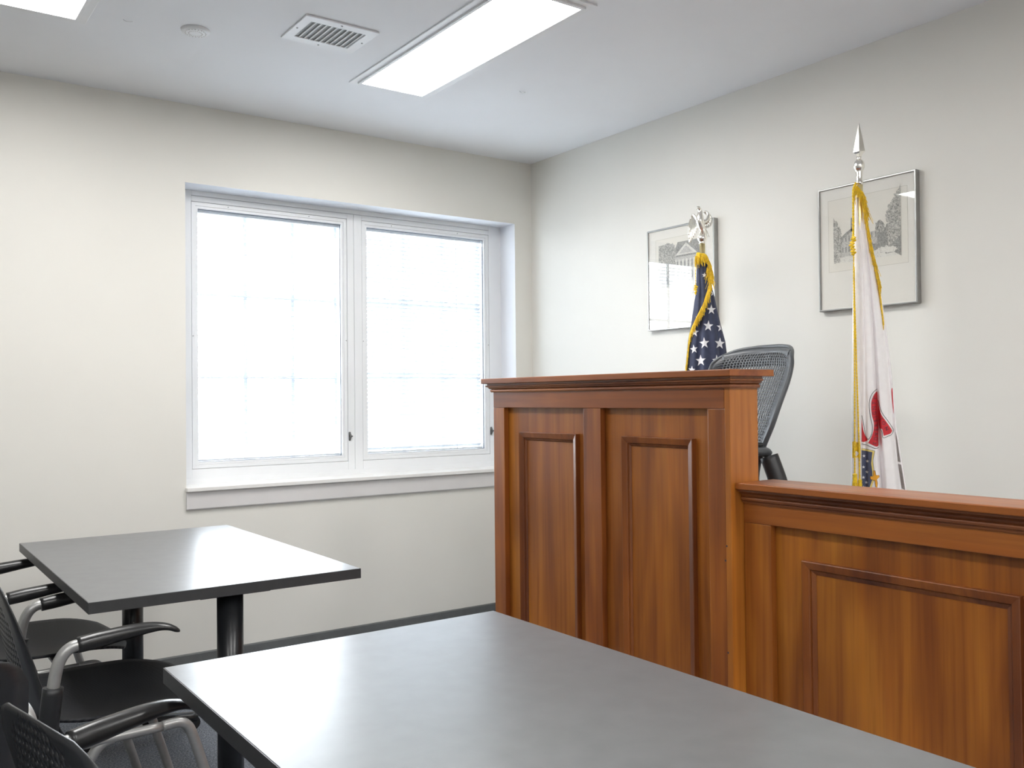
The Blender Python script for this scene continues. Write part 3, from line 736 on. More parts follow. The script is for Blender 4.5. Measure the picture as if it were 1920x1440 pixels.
def print_mansion(par):      # right picture; image-left is larger y
    yl, yr, zb, zt = 2.222, 1.931, 1.784, 2.006
    L = yr; Rr = yl; W_ = yl-yr
    Y = lambda t: yl-W_*t
    Z = lambda t: zb-0.010 + 0.215*t
    clip = (yr, yl, zb-0.016, zt)
    lay = [XR-0.0206-0.00012*k for k in range(9)]
    bm = NB()
    flatpoly(bm, [(Y(0.0), Z(0.0)), (Y(1.0), Z(0.0)), (Y(1.0), Z(0.14)), (Y(0), Z(0.14))], lay[0], 3)
    flatpoly(bm, [(Y(0.09), Z(0.10)), (Y(0.3), Z(0.08)), (Y(0.3), Z(0.60)), (Y(0.2), Z(0.56)), (Y(0.09), Z(0.44))], lay[1], 2)
    flatpoly(bm, [(Y(0.3), Z(0.08)), (Y(0.68), Z(0.1)), (Y(0.68), Z(0.50)), (Y(0.5), Z(0.48)), (Y(0.3), Z(0.66))], lay[1], 2)
    flatpoly(bm, [(Y(0.27), Z(0.55)), (Y(0.31), Z(0.55)), (Y(0.31), Z(0.80)), (Y(0.27), Z(0.80))], lay[2], 1)
    flatpoly(bm, [(Y(0.08), Z(0.44)), (Y(0.3), Z(0.63)), (Y(0.3), Z(0.57)), (Y(0.10), Z(0.40))], lay[2], 1)
    for t in (0.13, 0.18, 0.23, 0.28, 0.36, 0.43, 0.5, 0.57, 0.63):
        for q in (0.18, 0.38):
            flatpoly(bm, [(Y(t), Z(q)), (Y(t+0.022), Z(q)), (Y(t+0.022), Z(q+0.10)), (Y(t), Z(q+0.10))], lay[3], 1)
    flatpoly(bm, [(Y(0.66), Z(0.08)), (Y(0.82), Z(0.08)), (Y(0.82), Z(0.50)), (Y(0.74), Z(0.54)), (Y(0.66), Z(0.46))], lay[2], 1)
    flatpoly(bm, blob(Y(0.70), Z(0.55), 0.022, 0.022, clip=clip), lay[4], 0)
    flatpoly(bm, blob(Y(0.60), Z(0.17), 0.022, 0.022, clip=clip), lay[4], 1)
    flatpoly(bm, blob(Y(0.22), Z(0.05), 0.025, 0.012, clip=clip), lay[5], 3)
    flatpoly(bm, [(Y(0), Z(0.0)), (Y(0.10), Z(0.02)), (Y(0.11), Z(0.30)), (Y(0.09), Z(0.45)), (Y(0.12), Z(0.58)), (Y(0.06), Z(0.62)), (Y(0.05), Z(0.72)), (Y(0.0), Z(0.86))], lay[5], 0)
    foliage(bm, [(Y(0.10), Z(0.10)), (Y(0.10), Z(0.45)), (Y(0.10), Z(0.60)), (Y(0.05), Z(0.70)), (Y(0.03), Z(0.80))], lay[6], 0, clip, r=0.008)
    flatpoly(bm, [(Y(1.0), Z(0.1)), (Y(0.84), Z(0.08)), (Y(0.86), Z(0.35)), (Y(0.78), Z(0.48)), (Y(0.84), Z(0.58)), (Y(0.80), Z(0.74)), (Y(0.87), Z(0.80)), (Y(0.85), Z(0.92)), (Y(0.93), Z(1.0)), (Y(0.94), Z(1.12)), (Y(0.98), Z(1.16)), (Y(1.0), Z(1.24))], lay[6], 0)
    foliage(bm, [(Y(0.85), Z(0.2)), (Y(0.82), Z(0.5)), (Y(0.82), Z(0.74)), (Y(0.87), Z(0.9)), (Y(0.94), Z(1.05)), (Y(0.975), Z(1.14))], lay[7], 0, clip, r=0.011)
    foliage(bm, [(Y(0.62), Z(0.10)), (Y(0.74), Z(0.12)), (Y(0.80), Z(0.16))], lay[7], 3, clip, r=0.010)
    foliage(bm, [(Y(0.64), Z(0.5)), (Y(0.70), Z(0.62)), (Y(0.75), Z(0.55))], lay[5], 0, clip, r=0.009)
    flatpoly(bm, [(Y(1.0), Z(-0.02)), (Y(0.9), Z(0.06)), (Y(0.78), Z(0.05)), (Y(0.74), Z(0.14)), (Y(0.85), Z(0.2)), (Y(1.0), Z(0.34))], lay[7], 1)
    flatpoly(bm, blob(Y(0.84), Z(0.12), 0.030, 0.012, clip=clip), lay[8], 3)
    obj('engraving', bm, None, par, mats=EM())
def print_hall(par):
    yl, yr, zb, zt = 3.205, 2.905, 1.775, 1.985
    W_ = yl-yr; Y = lambda t: yl-W_*t; Z = lambda t: zb+(zt-zb)*t
    clip = (yr, yl, zb, zt+0.01)
    lay = [XR-0.0206-0.00012*k for k in range(9)]
    bm = NB()
    flatpoly(bm, [(Y(0), Z(0)), (Y(1), Z(0)), (Y(1), Z(0.2)), (Y(0), Z(0.2))], lay[0], 3)
    flatpoly(bm, [(Y(0.30), Z(0.1)), (Y(1.0), Z(0.1)), (Y(1.0), Z(0.66)), (Y(0.30), Z(0.66))], lay[1], 2)
    flatpoly(bm, [(Y(0.30), Z(0.66)), (Y(1.0), Z(0.66)), (Y(1.0), Z(0.85)), (Y(0.85), Z(1.0)), (Y(0.42), Z(1.0))], lay[1], 1)
    flatpoly(bm, [(Y(0.36), Z(0.70)), (Y(0.84), Z(0.70)), (Y(0.60), Z(0.96))], lay[2], 3)
    flatpoly(bm, [(Y(0.45), Z(0.73)), (Y(0.75), Z(0.73)), (Y(0.60), Z(0.90))], lay[3], 2)
    for k in range(8):
        t = 0.36+0.078*k
        flatpoly(bm, [(Y(t), Z(0.12)), (Y(t+0.035), Z(0.12)), (Y(t+0.035), Z(0.60)), (Y(t), Z(0.60))], lay[2], 3)
        flatpoly(bm, [(Y(t+0.042), Z(0.42)), (Y(t+0.070), Z(0.42)), (Y(t+0.070), Z(0.56)), (Y(t+0.042), Z(0.56))], lay[3], 1)
        flatpoly(bm, [(Y(t+0.042), Z(0.16)), (Y(t+0.070), Z(0.16)), (Y(t+0.070), Z(0.32)), (Y(t+0.042), Z(0.32))], lay[3], 1)
    flatpoly(bm, [(Y(0), Z(0.02)), (Y(0.28), Z(0.02)), (Y(0.31), Z(0.20)), (Y(0.35), Z(0.38)), (Y(0.31), Z(0.46)), (Y(0.36), Z(0.60)), (Y(0.33), Z(0.68)), (Y(0.39), Z(0.80)), (Y(0.33), Z(0.86)), (Y(0.31), Z(0.97)), (Y(0.22), Z(0.95)), (Y(0.16), Z(1.0)), (Y(0.0), Z(0.99))], lay[5], 0)
    foliage(bm, [(Y(0.30), Z(0.1)), (Y(0.34), Z(0.38)), (Y(0.35), Z(0.6)), (Y(0.37), Z(0.8)), (Y(0.31), Z(0.95)), (Y(0.15), Z(0.98))], lay[6], 0, clip, r=0.012)
    flatpoly(bm, blob(Y(0.12), Z(0.15), 0.03, 0.02, clip=clip), lay[6], 1)
    obj('engraving', bm, None, par, mats=EM())
picture(2.845, 3.280, 1.573, 2.065, 'silver framed engraving behind the eagle topped flag, reflecting the window blinds', (2.900, 3.226, 1.735, 2.012), print_hall)
picture(1.866, 2.290, 1.586, 2.081, 'silver framed engraving of a mansion behind the spear topped flag', (1.905, 2.245, 1.742, 2.028), print_mansion)

# ------------------------------------------------------------------ flags
def flag_root(name, label, x, y):
    return root(name, label, 'flag', (x, y, 0.18), -math.atan2(x, y))
ZF = 0.18     # floor under the flags
def cloth(Ltab, Rtab, folds, zmin, zmax, amp=0.34, rows=200, N=96):
    """closed hanging bundle of cloth; returns bm and the front depth function. local x = across, -y = towards the room"""
    def front(u, z):
        l, r_ = interp(Ltab, z), interp(Rtab, z); w = r_-l
        s = min(1, max(0, (u-l)/w))
        d = amp*w*(max(0.0, math.sin(PI*s))**0.7)
        for (c0, c1, wid, dep) in folds:       # grooves running from u-fraction c0 (top) to c1 (bottom)
            tt = (zmax-z)/(zmax-zmin); c = lerp(c0, c1, tt)
            d -= dep*w*math.exp(-((s-c)/wid)**2)*min(1, 0.35+tt)
        return d
    bm = NB(); R_ = []
    for i in range(rows+1):
        z = lerp(zmin, zmax, i/rows); l, r_ = interp(Ltab, z), interp(Rtab, z); w = r_-l; row = []
        for k in range(N):
            s = 0.5-0.5*math.cos(PI*(k+0.5)/N)
            row.append(bm.verts.new((l+w*s, -front(l+w*s, z), z-ZF)))
        for k in range(N//2):
            s = 1-(k+0.5)/(N//2)
            row.append(bm.verts.new((l+w*s, 0.35*amp*w*math.sin(PI*s)+0.05*w*math.sin(5*PI*s)*math.sin(PI*s), z-ZF)))
        R_.append(row)
    M_ = len(R_[0])
    for i in range(rows):
        for k in range(M_):
            f = bm.faces.new((R_[i][k], R_[i][(k+1) % M_], R_[i+1][(k+1) % M_], R_[i+1][k])); f.smooth = True
    bm.faces.new(list(reversed(R_[0]))); bm.faces.new(R_[-1])
    bmesh.ops.recalc_face_normals(bm, faces=bm.faces)
    return bm, front
def decal(bm, pts, front, eps, div=0.004):
    """a filled outline (u, z) laid onto the cloth"""
    vs = [bm.verts.new((u, 0, z)) for u, z in pts]
    ed = [bm.edges.new((vs[k], vs[(k+1) % len(vs)])) for k in range(len(vs))]
    r = bmesh.ops.triangle_fill(bm, edges=ed, use_beauty=True)
    fs = [g for g in r['geom'] if isinstance(g, bmesh.types.BMFace)]
    for _ in range(6):
        es = {e for f in fs for e in f.edges if e.calc_length() > div}
        if not es: break
        rr = bmesh.ops.subdivide_edges(bm, edges=list(es), cuts=1)
        bmesh.ops.triangulate(bm, faces=[f for f in bm.faces if len(f.verts) > 3], quad_method='BEAUTY', ngon_method='BEAUTY')
        fs = [f for f in bm.faces if all(abs(v_.co.y) < 1e-9 for v_ in f.verts)]
    for v_ in bm.verts:
        if abs(v_.co.y) < 1e-9:
            v_.co = Vector((v_.co.x, -front(v_.co.x, v_.co.z)-eps, v_.co.z-ZF))
    return bm
def decal_obj(name, pts, front, eps, mat, par, div=0.004, closed_offset=None):
    bm = NB(); decal(bm, pts, front, eps, div)
    bmesh.ops.recalc_face_normals(bm, faces=bm.faces)
    return obj(name, bm, mat, par, world=False, smooth=True)
def line_on(name, pts, front, eps, mat, par, r=0.0008, closed=False):
    p = [(u, z) for u, z in pts]
    p = p+[p[0]] if closed else smooth2(p, False)
    q = []
    for a, b2 in zip(p, p[1:]):
        n = max(1, int(math.hypot(a[0]-b2[0], a[1]-b2[1])/0.006))
        for k in range(n): q.append((lerp(a[0], b2[0], k/n), lerp(a[1], b2[1], k/n)))
    q.append(p[-1])
    bm = tube(NB(), [(u, -front(u, z)-eps, z-ZF) for u, z in q], r, 5)
    return obj(name, bm, mat, par, world=False)
def star_pts(cu, cz, R_, rot=0.0, sq=1.0):
    out = []
    for k in range(10):
        a = PI/2+rot+k*PI/5; q = R_ if k % 2 == 0 else R_*0.40
        out.append((cu+q*math.cos(a)*sq, cz+q*math.sin(a)))
    return out
def fringe(path, front, side, length, par, dens=1500, droop=1.0, name='fringe'):
    """gold thread fringe: a woven band and hanging threads; path of (u, z, out)"""
    P = smoothpath([(u, -(front(u, z)+out), z-ZF) for u, z, out in path], 8)
    tot = sum((b-a).length for a, b in zip(P, P[1:]))
    bm = tube(NB(), P, 0.0026, 8, flat=1.2)
    for a, b in zip(P, P[1:]):
        d = (b-a); n = max(1, int(d.length*dens)); dn = d.normalized()
        for k in range(n):
            p = a+d*random.random()
            ln = length*random.uniform(0.55, 1.0) if random.random() > 0.08 else length*random.uniform(1.0, 1.5)
            out = Vector((side*random.uniform(0.0, 1.0), -random.uniform(0.05, 0.45), -random.uniform(0.8, 1.3)*droop))
            out = (out + dn*random.uniform(-0.25, 0.35)).normalized()
            p1 = p+out*ln*0.5+Vector((0, -0.002, 0)); p2 = p1+Vector((out.x*0.3+side*random.uniform(-0.25, 0.55), out.y*0.3, -1)).normalized()*ln*0.5
            tube(bm, [p, p1, p2], 0.0009, 4, caps=False)
    return obj(name, bm, MT['gold'], par, world=False)
def rope(name, pts, r, par, turns=300):
    P = smoothpath(pts, 10); bm = NB(); L = 0; ph = []
    for i, p in enumerate(P):
        if i: L += (P[i]-P[i-1]).length
        ph.append(L*turns)
    for s in (0, PI):
        tube(bm, [p+Vector((math.cos(a+s)*r*0.5, math.sin(a+s)*r*0.5, 0)) for p, a in zip(P, ph)], r*0.62, 7)
    return obj(name, bm, MT['gold'], par, world=False)
def densify(pts, step=0.006):
    out = []
    for a, b in zip(pts, pts[1:]):
        a, b = Vector(a), Vector(b); n = max(1, int((b-a).length/step/8))
        for k in range(n): out.append(a.lerp(b, k/n))
    out.append(Vector(pts[-1])); return out

# --- flag with white stars, eagle on top
FA = flag_root('indoor_flag', 'navy flag with white stars, gold fringe and silver eagle on its pole', 2.90, 2.6677)
La = [(1.835, -0.020), (1.798, -0.0251), (1.696, -0.0286), (1.573, -0.0478), (1.483, -0.0645), (1.370, -0.0769), (1.1, -0.10), (0.75, -0.11)]
Ra = [(1.835, 0.019), (1.796, 0.0234), (1.694, 0.0419), (1.570, 0.0666), (1.479, 0.0895), (1.367, 0.1011), (1.1, 0.125), (0.75, 0.135)]
bm, frA = cloth(La, Ra, [(0.30, 0.33, 0.07, 0.16), (0.62, 0.55, 0.09, 0.10), (0.85, 0.80, 0.06, 0.10)], 0.75, 1.838)
fc = obj('flag_cloth', bm, MT['navy'], FA, world=False)
SA = [((0.0336, 1.6117), 0.0225), ((0.0202, 1.5427), 0.0245), ((0.0721, 1.538), 0.0215), ((-0.0361, 1.5189), 0.0215), ((0.003, 1.4707), 0.0250),
      ((0.0664, 1.4693), 0.0255), ((-0.0400, 1.447), 0.0200), ((-0.0127, 1.3982), 0.0255), ((0.0428, 1.6838), 0.0170), ((0.0065, 1.7583), 0.0120),
      ((0.0290, 1.7615), 0.0100), ((-0.019, 1.5787), 0.0160), ((0.054, 1.3985), 0.024), ((-0.05, 1.36), 0.018), ((0.02, 1.32), 0.025), ((0.08, 1.33), 0.022)]
for (u, z), R_ in SA:
    pts = [(min(max(a, interp(La, b2)+0.003), interp(Ra, b2)-0.003), b2) for a, b2 in star_pts(u, z, R_, random.uniform(-0.15, 0.15), 0.86)]
    decal_obj('star', pts, frA, 0.0022, MT['star'], fc)
pathA = [(-0.0246, 1.838, .012), (-0.009, 1.848, .010), (0.0150, 1.842, .010), (0.0280, 1.8056, .010), (0.0370, 1.7492, .010), (0.0270, 1.7000, .008), (0.0040, 1.6380, .008), (-0.0230, 1.5860, .008), (-0.0540, 1.5165, .006), (-0.0640, 1.4376, .005), (-0.0735, 1.3655, .004), (-0.083, 1.28, .004), (-0.09, 1.18, .004)]
fringe(pathA[:5], frA, 0.5, 0.042, FA, 3400)
fringe(pathA[3:8], frA, -0.55, 0.046, FA, 4200)
fringe(pathA[7:], frA, -0.25, 0.036, FA, 2200)
fringe([(-0.024, 1.840, .014), (-0.022, 1.852, .016), (-0.010, 1.852, .014)], frA, -0.3, 0.048, FA, 4200)
rope('cord', densify([(-0.029, -0.030, 1.8388-ZF), (-0.030, -0.032, 1.7981-ZF), (-0.0295, -0.030, 1.715-ZF)]), 0.0022, FA)
rope('cord_knot', densify([(-0.0295, -0.030, 1.716-ZF), (-0.033, -0.034, 1.712-ZF), (-0.024, -0.036, 1.708-ZF), (-0.034, -0.034, 1.704-ZF), (-0.025, -0.036, 1.700-ZF), (-0.034, -0.036, 1.696-ZF), (-0.027, -0.036, 1.691-ZF), (-0.031, -0.036, 1.683-ZF), (-0.029, -0.036, 1.676-ZF)], 0.002), 0.0042, FA, 200)
obj('flag_pole', lathe(NB(), [(0, 0.02), (0.0115, 0.02), (0.0115, 1.8940-ZF), (0, 1.8940-ZF)], (0, 0, 0), 16), MT['brass'], FA, world=False)
obj('pole_base', lathe(NB(), [(0, 0), (0.14, 0), (0.14, 0.02), (0.06, 0.045), (0.03, 0.09), (0.0, 0.09)], (0, 0, 0), 28), MT['brass'], FA, world=False)
def eagle(par):
    z0 = 1.893-ZF
    bm = lathe(NB(), [(0, z0), (0.015, z0), (0.0165, z0+0.003), (0.012, z0+0.007), (0.017, z0+0.012), (0.0215, z0+0.022), (0.0195, z0+0.034), (0.010, z0+0.040), (0, z0+0.041)], (0, 0, 0), 22)
    base = obj('finial_base', bm, MT['chrome'], par, world=False)
    P = smoothpath([(0.004, 0.004, z0+0.036), (0.003, 0.0, z0+0.052), (-0.003, -0.006, z0+0.075), (-0.008, -0.010, z0+0.098), (-0.008, -0.009, z0+0.118), (-0.007, -0.007, z0+0.134), (-0.009, -0.010, z0+0.146), (-0.016, -0.015, z0+0.151), (-0.024, -0.020, z0+0.146)], 5)
    rr = [interp([(0, 0.012), (0.18, 0.014), (0.36, 0.017), (0.5, 0.0135), (0.62, 0.0095), (0.75, 0.0075), (0.86, 0.0078), (0.94, 0.0045), (1, 0.0008)], i/(len(P)-1)) for i in range(len(P))]
    body = obj('eagle_body', tube(NB(), P, 0.01, 14, rr=rr), MT['chrome'], base, world=False)
    for dx in (-0.007, 0.009):
        bm = tube(NB(), smoothpath([(dx*0.6, -0.006, z0+0.070), (dx, -0.012, z0+0.055), (dx*1.1, -0.010, z0+0.040)], 4), 0.005, 8)
        obj('eagle_leg', bm, MT['chrome'], body, world=False)
    bm = NB()
    for k in range(5):
        t = (k-2)*0.005
        tube(bm, smoothpath([(0.004+t*0.5, 0.008, z0+0.072), (0.010+t, 0.018, z0+0.055), (0.012+t*1.6, 0.024, z0+0.032)], 4), 0.0035, 6, flat=0.4)
    obj('eagle_tail', bm, MT['chrome'], body, world=False)
    for sgn, sh in ((-1, [(-0.010, 0.0, 0.092), (-0.022, 0.006, 0.108), (-0.036, 0.012, 0.127), (-0.044, 0.016, 0.116)]),
                    (1, [(0.002, 0.004, 0.094), (0.018, 0.012, 0.100), (0.026, 0.020, 0.120), (0.020, 0.024, 0.140), (0.008, 0.022, 0.141)])):
        bm = NB(); edge = smoothpath([(x, y, z0+z) for x, y, z in sh], 6)
        rr = [interp([(0, 0.009), (0.5, 0.006), (1, 0.0025)], i/(len(edge)-1)) for i in range(len(edge))]
        tube(bm, edge, 0.006, 10, rr=rr)
        if sgn < 0:
            tips = [(-0.018, 0.010, 0.066), (-0.024, 0.012, 0.054), (-0.030, 0.015, 0.044), (-0.036, 0.018, 0.034), (-0.042, 0.020, 0.024), (-0.048, 0.022, 0.014), (-0.0535, 0.023, 0.008), (-0.055, 0.021, 0.026), (-0.056, 0.020, 0.044)]
        else:
            tips = [(0.012, 0.012, 0.066), (0.018, 0.014, 0.066), (0.025, 0.017, 0.068), (0.031, 0.020, 0.072), (0.036, 0.023, 0.078), (0.040, 0.026, 0.088), (0.042, 0.028, 0.099), (0.038, 0.030, 0.110)]
        for k, tp in enumerate(tips):
            a = edge[int((0.12+0.88*k/(len(tips)-1))*(len(edge)-1))]; b = Vector((tp[0], tp[1], z0+tp[2])); mid = a.lerp(b, 0.5)+Vector((sgn*0.003, 0.006, 0.002))
            pts = smoothpath([a, mid, b], 5)
            tube(bm, pts, 0.005, 8, rr=[(interp([(0, 0.0045), (0.5, 0.0058), (0.85, 0.0045), (1, 0.001)], i/(len(pts)-1)), 0.0016) for i in range(len(pts))], up=(0, 1, 0.2))
        obj('eagle_wing', bm, MT['chrome'], body, world=False)
eagle(FA)

# --- white state flag, spear on top
FB = flag_root('indoor_flag', 'white flag with red lettered ribbon, gold cord and spear topped pole', 2.90, 1.9230)
Lb = [(1.965, -0.0125), (1.954, -0.0131), (1.897, -0.0157), (1.802, -0.0171), (1.707, -0.0220), (1.612, -0.0252), (1.517, -0.0283), (1.326, -0.0328), (1.136, -0.0355), (0.918, -0.0422), (0.6, -0.055)]
Rb = [(1.965, 0.010), (1.9525, 0.0110), (1.8944, 0.0197), (1.798, 0.0378), (1.702, 0.0557), (1.607, 0.0683), (1.512, 0.0809), (1.324, 0.0990), (1.137, 0.1118), (0.923, 0.1395), (0.6, 0.155)]
bm, frB = cloth(Lb, Rb, [(0.45, 0.22, 0.030, 0.07), (0.66, 0.545, 0.040, 0.26), (0.95, 0.88, 0.05, 0.12)], 0.6, 1.968, amp=0.30)
fb = obj('flag_cloth', bm, MT['whitecloth'], FB, world=False)
bm = NB(); hem = [(-0.006, -0.004, 1.95), (-0.0085, -0.010, 1.85), (-0.010, -0.018, 1.7), (-0.015, -0.026, 1.5), (-0.018, -0.032, 1.3), (-0.0205, -0.036, 1.1), (-0.024, -0.040, 0.9), (-0.026, -0.042, 0.66)]
P = smoothpath([(x, y, z-ZF) for x, y, z in hem], 14)
rr = [(interp([(0, 0.004), (0.2, 0.009), (0.5, 0.0125), (1, 0.016)], i/(len(P)-1))*(1+0.07*math.sin(i*1.9)), 0.008*(1+0.16*math.sin(i*2.3+1))) for i in range(len(P))]
obj('satin_hem', tube(bm, P, 0.01, 12, rr=rr, up=(0, 1, 0)), MT['satin'], fb, world=False)
def smooth2(pts, closed=True):
    n = len(pts); out = []
    for i in range(n if closed else n-1):
        p0, p1, p2, p3 = (pts[(i-1) % n] if closed or i else pts[0]), pts[i], pts[(i+1) % n], (pts[(i+2) % n] if closed or i+2 < n else pts[-1])
        corner = lambda a, b, c: ((b[0]-a[0])*(c[0]-b[0])+(b[1]-a[1])*(c[1]-b[1])) < 0.45*math.hypot(b[0]-a[0], b[1]-a[1])*math.hypot(c[0]-b[0], c[1]-b[1])
        if corner(p0, p1, p2): p0 = p1
        if corner(p1, p2, p3): p3 = p2
        for k in range(4):
            t = k/4.0
            out.append(tuple(0.5*((2*p1[j])+(p2[j]-p0[j])*t+(2*p0[j]-5*p1[j]+4*p2[j]-p3[j])*t*t+(3*p1[j]-p0[j]-3*p2[j]+p3[j])*t**3) for j in (0, 1)))
    if not closed: out.append(pts[-1])
    return out
RIBS = [[(0.0499, 1.2615), (0.0410, 1.252), (0.0348, 1.2386), (0.0300, 1.2184), (0.0313, 1.1809), (0.0376, 1.1521), (0.0372, 1.133), (0.0344, 1.1176), (0.0270, 1.098), (0.0177, 1.0814), (0.0444, 1.0687), (0.0520, 1.0717), (0.0530, 1.1406), (0.0517, 1.2039)],
        [(0.0515, 1.2384), (0.0595, 1.1866), (0.0780, 1.155), (0.0958, 1.1264), (0.0955, 1.119), (0.0900, 1.1130), (0.069, 1.1062), (0.064, 1.1292), (0.0545, 1.1406)],
        [(-0.0021, 1.1666), (0.0022, 1.129), (0.0080, 1.108), (0.0165, 1.0915), (0.0110, 1.086), (0.0029, 1.0842), (-0.0033, 1.0856)],
        [(0.0985, 1.2724), (0.1005, 1.2723), (0.1030, 1.1979), (0.1025, 1.1808), (0.0995, 1.2151), (0.0970, 1.2581)]]
for pts in RIBS: decal_obj('printed_ribbon', smooth2(pts), frB, 0.0016, MT['red'], fb)
line_on('ribbon_outline', [(0.0505, 1.2700), (0.0420, 1.2630), (0.0330, 1.2520), (0.0250, 1.232), (0.0235, 1.205), (0.0262, 1.175), (0.0310, 1.150), (0.0325, 1.135), (0.0305, 1.115), (0.0240, 1.100), (0.0185, 1.0930), (0.0110, 1.103), (0.0070, 1.125), (0.0040, 1.150), (-0.0015, 1.177)], frB, 0.0016, MT['ink'], fb)
line_on('ribbon_outline', [(0.0530, 1.230), (0.0630, 1.190), (0.0820, 1.160), (0.0990, 1.132), (0.1010, 1.122), (0.0950, 1.110), (0.0830, 1.1045), (0.0700, 1.0985), (0.0650, 1.103), (0.0640, 1.118), (0.0560, 1.134)], frB, 0.0016, MT['ink'], fb)
line_on('ribbon_outline', [(-0.003, 1.0780), (0.0090, 1.0745), (0.0250, 1.0690), (0.0400, 1.0625), (0.0520, 1.0640)], frB, 0.0016, MT['ink'], fb)
decal_obj('shield_border', [(-0.0036, 1.0610), (0.0383, 1.0528), (0.0318, 1.0196), (0.0345, 0.988), (0.0360, 0.9536), (0.0241, 0.9187), (-0.0056, 0.9187)], frB, 0.0014, MT['yellowprint'], fb)
decal_obj('printed_shield', [(-0.0038, 1.0552), (0.0310, 1.0493), (0.0265, 1.010), (0.0300, 0.9803), (0.0293, 0.9534), (0.0178, 0.9187), (-0.005, 0.9187)], frB, 0.0022, MT['shieldblue'], fb)
line_on('ribbon_outline', [(-0.0036, 1.0625), (0.0393, 1.0538), (0.0330, 1.0196), (0.0357, 0.988)], frB, 0.0016, MT['ink'], fb, r=0.0006)
for u, z in ((0.0036, 1.0351), (0.0141, 1.0171), (0.0017, 0.9961), (0.0122, 0.979), (0.0008, 0.96), (0.0103, 0.9423), (0.0007, 0.9254)):
    decal_obj('star', star_pts(u, z, 0.0062), frB, 0.0030, MT['star'], fb)
CR = [(0.0338, 0.9866), (0.0392, 0.9852), (0.0416, 0.9695), (0.0516, 0.9690), (0.0530, 0.9626), (0.0441, 0.9552), (0.0466, 0.9423), (0.045, 0.9265), (0.0397, 0.9307), (0.0379, 0.9507), (0.024, 0.9547), (0.0228, 0.9648), (0.0322, 0.9664)]
decal_obj('printed_claw', CR, frB, 0.0036, MT['orangeprint'], fb); line_on('claw_outline', CR, frB, 0.0036, MT['ink'], fb, 0.0006, True)
decal_obj('printed_feathers', [(0.1085, 1.120), (0.1140, 1.0865), (0.1190, 1.0438), (0.1230, 1.0126), (0.1140, 1.0152), (0.1105, 1.0665), (0.1085, 1.0979)], frB, 0.0016, MT['greyprint'], fb)
decal_obj('printed_feathers', [(0.1147, 1.0067), (0.1245, 1.0041), (0.1315, 0.9529), (0.1360, 0.9161), (0.125, 0.9214), (0.121, 0.9526)], frB, 0.0016, MT['greyprint'], fb)
def letter(ch, u, z, size, rot, par):
    c = bpy.data.curves.new('letter', 'FONT'); c.body = ch; c.size = size; c.align_x = 'CENTER'; c.align_y = 'CENTER'; c.resolution_u = 3
    t = bpy.data.objects.new('letter', c); COL.objects.link(t)
    bpy.context.view_layer.update()
    me = bpy.data.meshes.new_from_object(t.evaluated_get(bpy.context.evaluated_depsgraph_get()))
    bpy.data.objects.remove(t); bpy.data.curves.remove(c)
    bm = NB(); bm.from_mesh(me); bpy.data.meshes.remove(me)
    bmesh.ops.triangulate(bm, faces=bm.faces[:])
    for _ in range(2):
        bmesh.ops.subdivide_edges(bm, edges=[e for e in bm.edges if e.calc_length() > 0.0025], cuts=1); bmesh.ops.triangulate(bm, faces=[f for f in bm.faces if len(f.verts) > 3])
    cr, sr = math.cos(rot), math.sin(rot)
    for v_ in bm.verts:
        a, b = v_.co.x, v_.co.y; uu = u+a*cr-b*sr; zz = z+a*sr+b*cr
        v_.co = Vector((uu, -frB(uu, zz)-0.0042, zz-ZF))
    return obj('letter', bm, MT['ink'], par, world=False)
TX = [(0.0390, 1.0802), (0.0440, 1.0960), (0.0458, 1.1120), (0.0462, 1.1275), (0.0460, 1.1425), (0.0445, 1.1590), (0.0425, 1.1720), (0.0405, 1.1850), (0.0395, 1.2030), (0.0405, 1.2200), (0.0440, 1.2365)]
for ch, (u, z), a in zip('SOVEREIGNTY', TX, (70, 76, 84, 90, 95, 100, 102, 98, 90, 82, 72)):
    letter(ch, u, z, 0.0165, math.radians(a), fb)
for ch, (u, z), a in zip('ION', ((0.0615, 1.1650), (0.0690, 1.1500), (0.0790, 1.1310)), (-62, -60, -58)):
    letter(ch, u, z, 0.0175, math.radians(a), fb)
pathB = [(-0.012, 1.985, .012), (-0.0030, 1.985, .012), (0.0060, 1.970, .012), (0.0130, 1.935, .010), (0.0175, 1.9039, .008), (0.0265, 1.8367, .006), (0.0335, 1.7888, .006), (0.0435, 1.7407, .005), (0.0550, 1.6833, .005), (0.0615, 1.6358, .004), (0.0675, 1.5694, .003), (0.0745, 1.4937, .002)]
fringe(pathB[:5], frB, 0.7, 0.042, FB, 4200)
fringe(pathB[4:10], frB, 0.45, 0.036, FB, 3600)
fringe(pathB[9:], frB, 0.1, 0.016, FB, 1200)
fringe([(-0.013, 1.965, .016), (-0.012, 1.985, .014), (-0.004, 1.990, .014)], frB, -0.4, 0.036, FB, 3600)
rope('cord', densify([(-0.009, -0.022, 2.0018-ZF), (-0.0182, -0.030, 1.9739-ZF), (-0.0198, -0.034, 1.8595-ZF), (-0.0207, -0.036, 1.8023-ZF)]), 0.0042, FB)
rope('cord_knot', densify([(-0.0215, -0.036, 1.808-ZF), (-0.015, -0.043, 1.803-ZF), (-0.026, -0.042, 1.799-ZF), (-0.016, -0.044, 1.794-ZF), (-0.028, -0.042, 1.788-ZF), (-0.019, -0.046, 1.783-ZF), (-0.031, -0.042, 1.777-ZF), (-0.021, -0.046, 1.772-ZF), (-0.029, -0.042, 1.766-ZF), (-0.017, -0.045, 1.761-ZF), (-0.026, -0.042, 1.755-ZF), (-0.015, -0.044, 1.751-ZF), (-0.025, -0.042, 1.746-ZF), (-0.020, -0.040, 1.742-ZF)], 0.002), 0.0050, FB, 180)
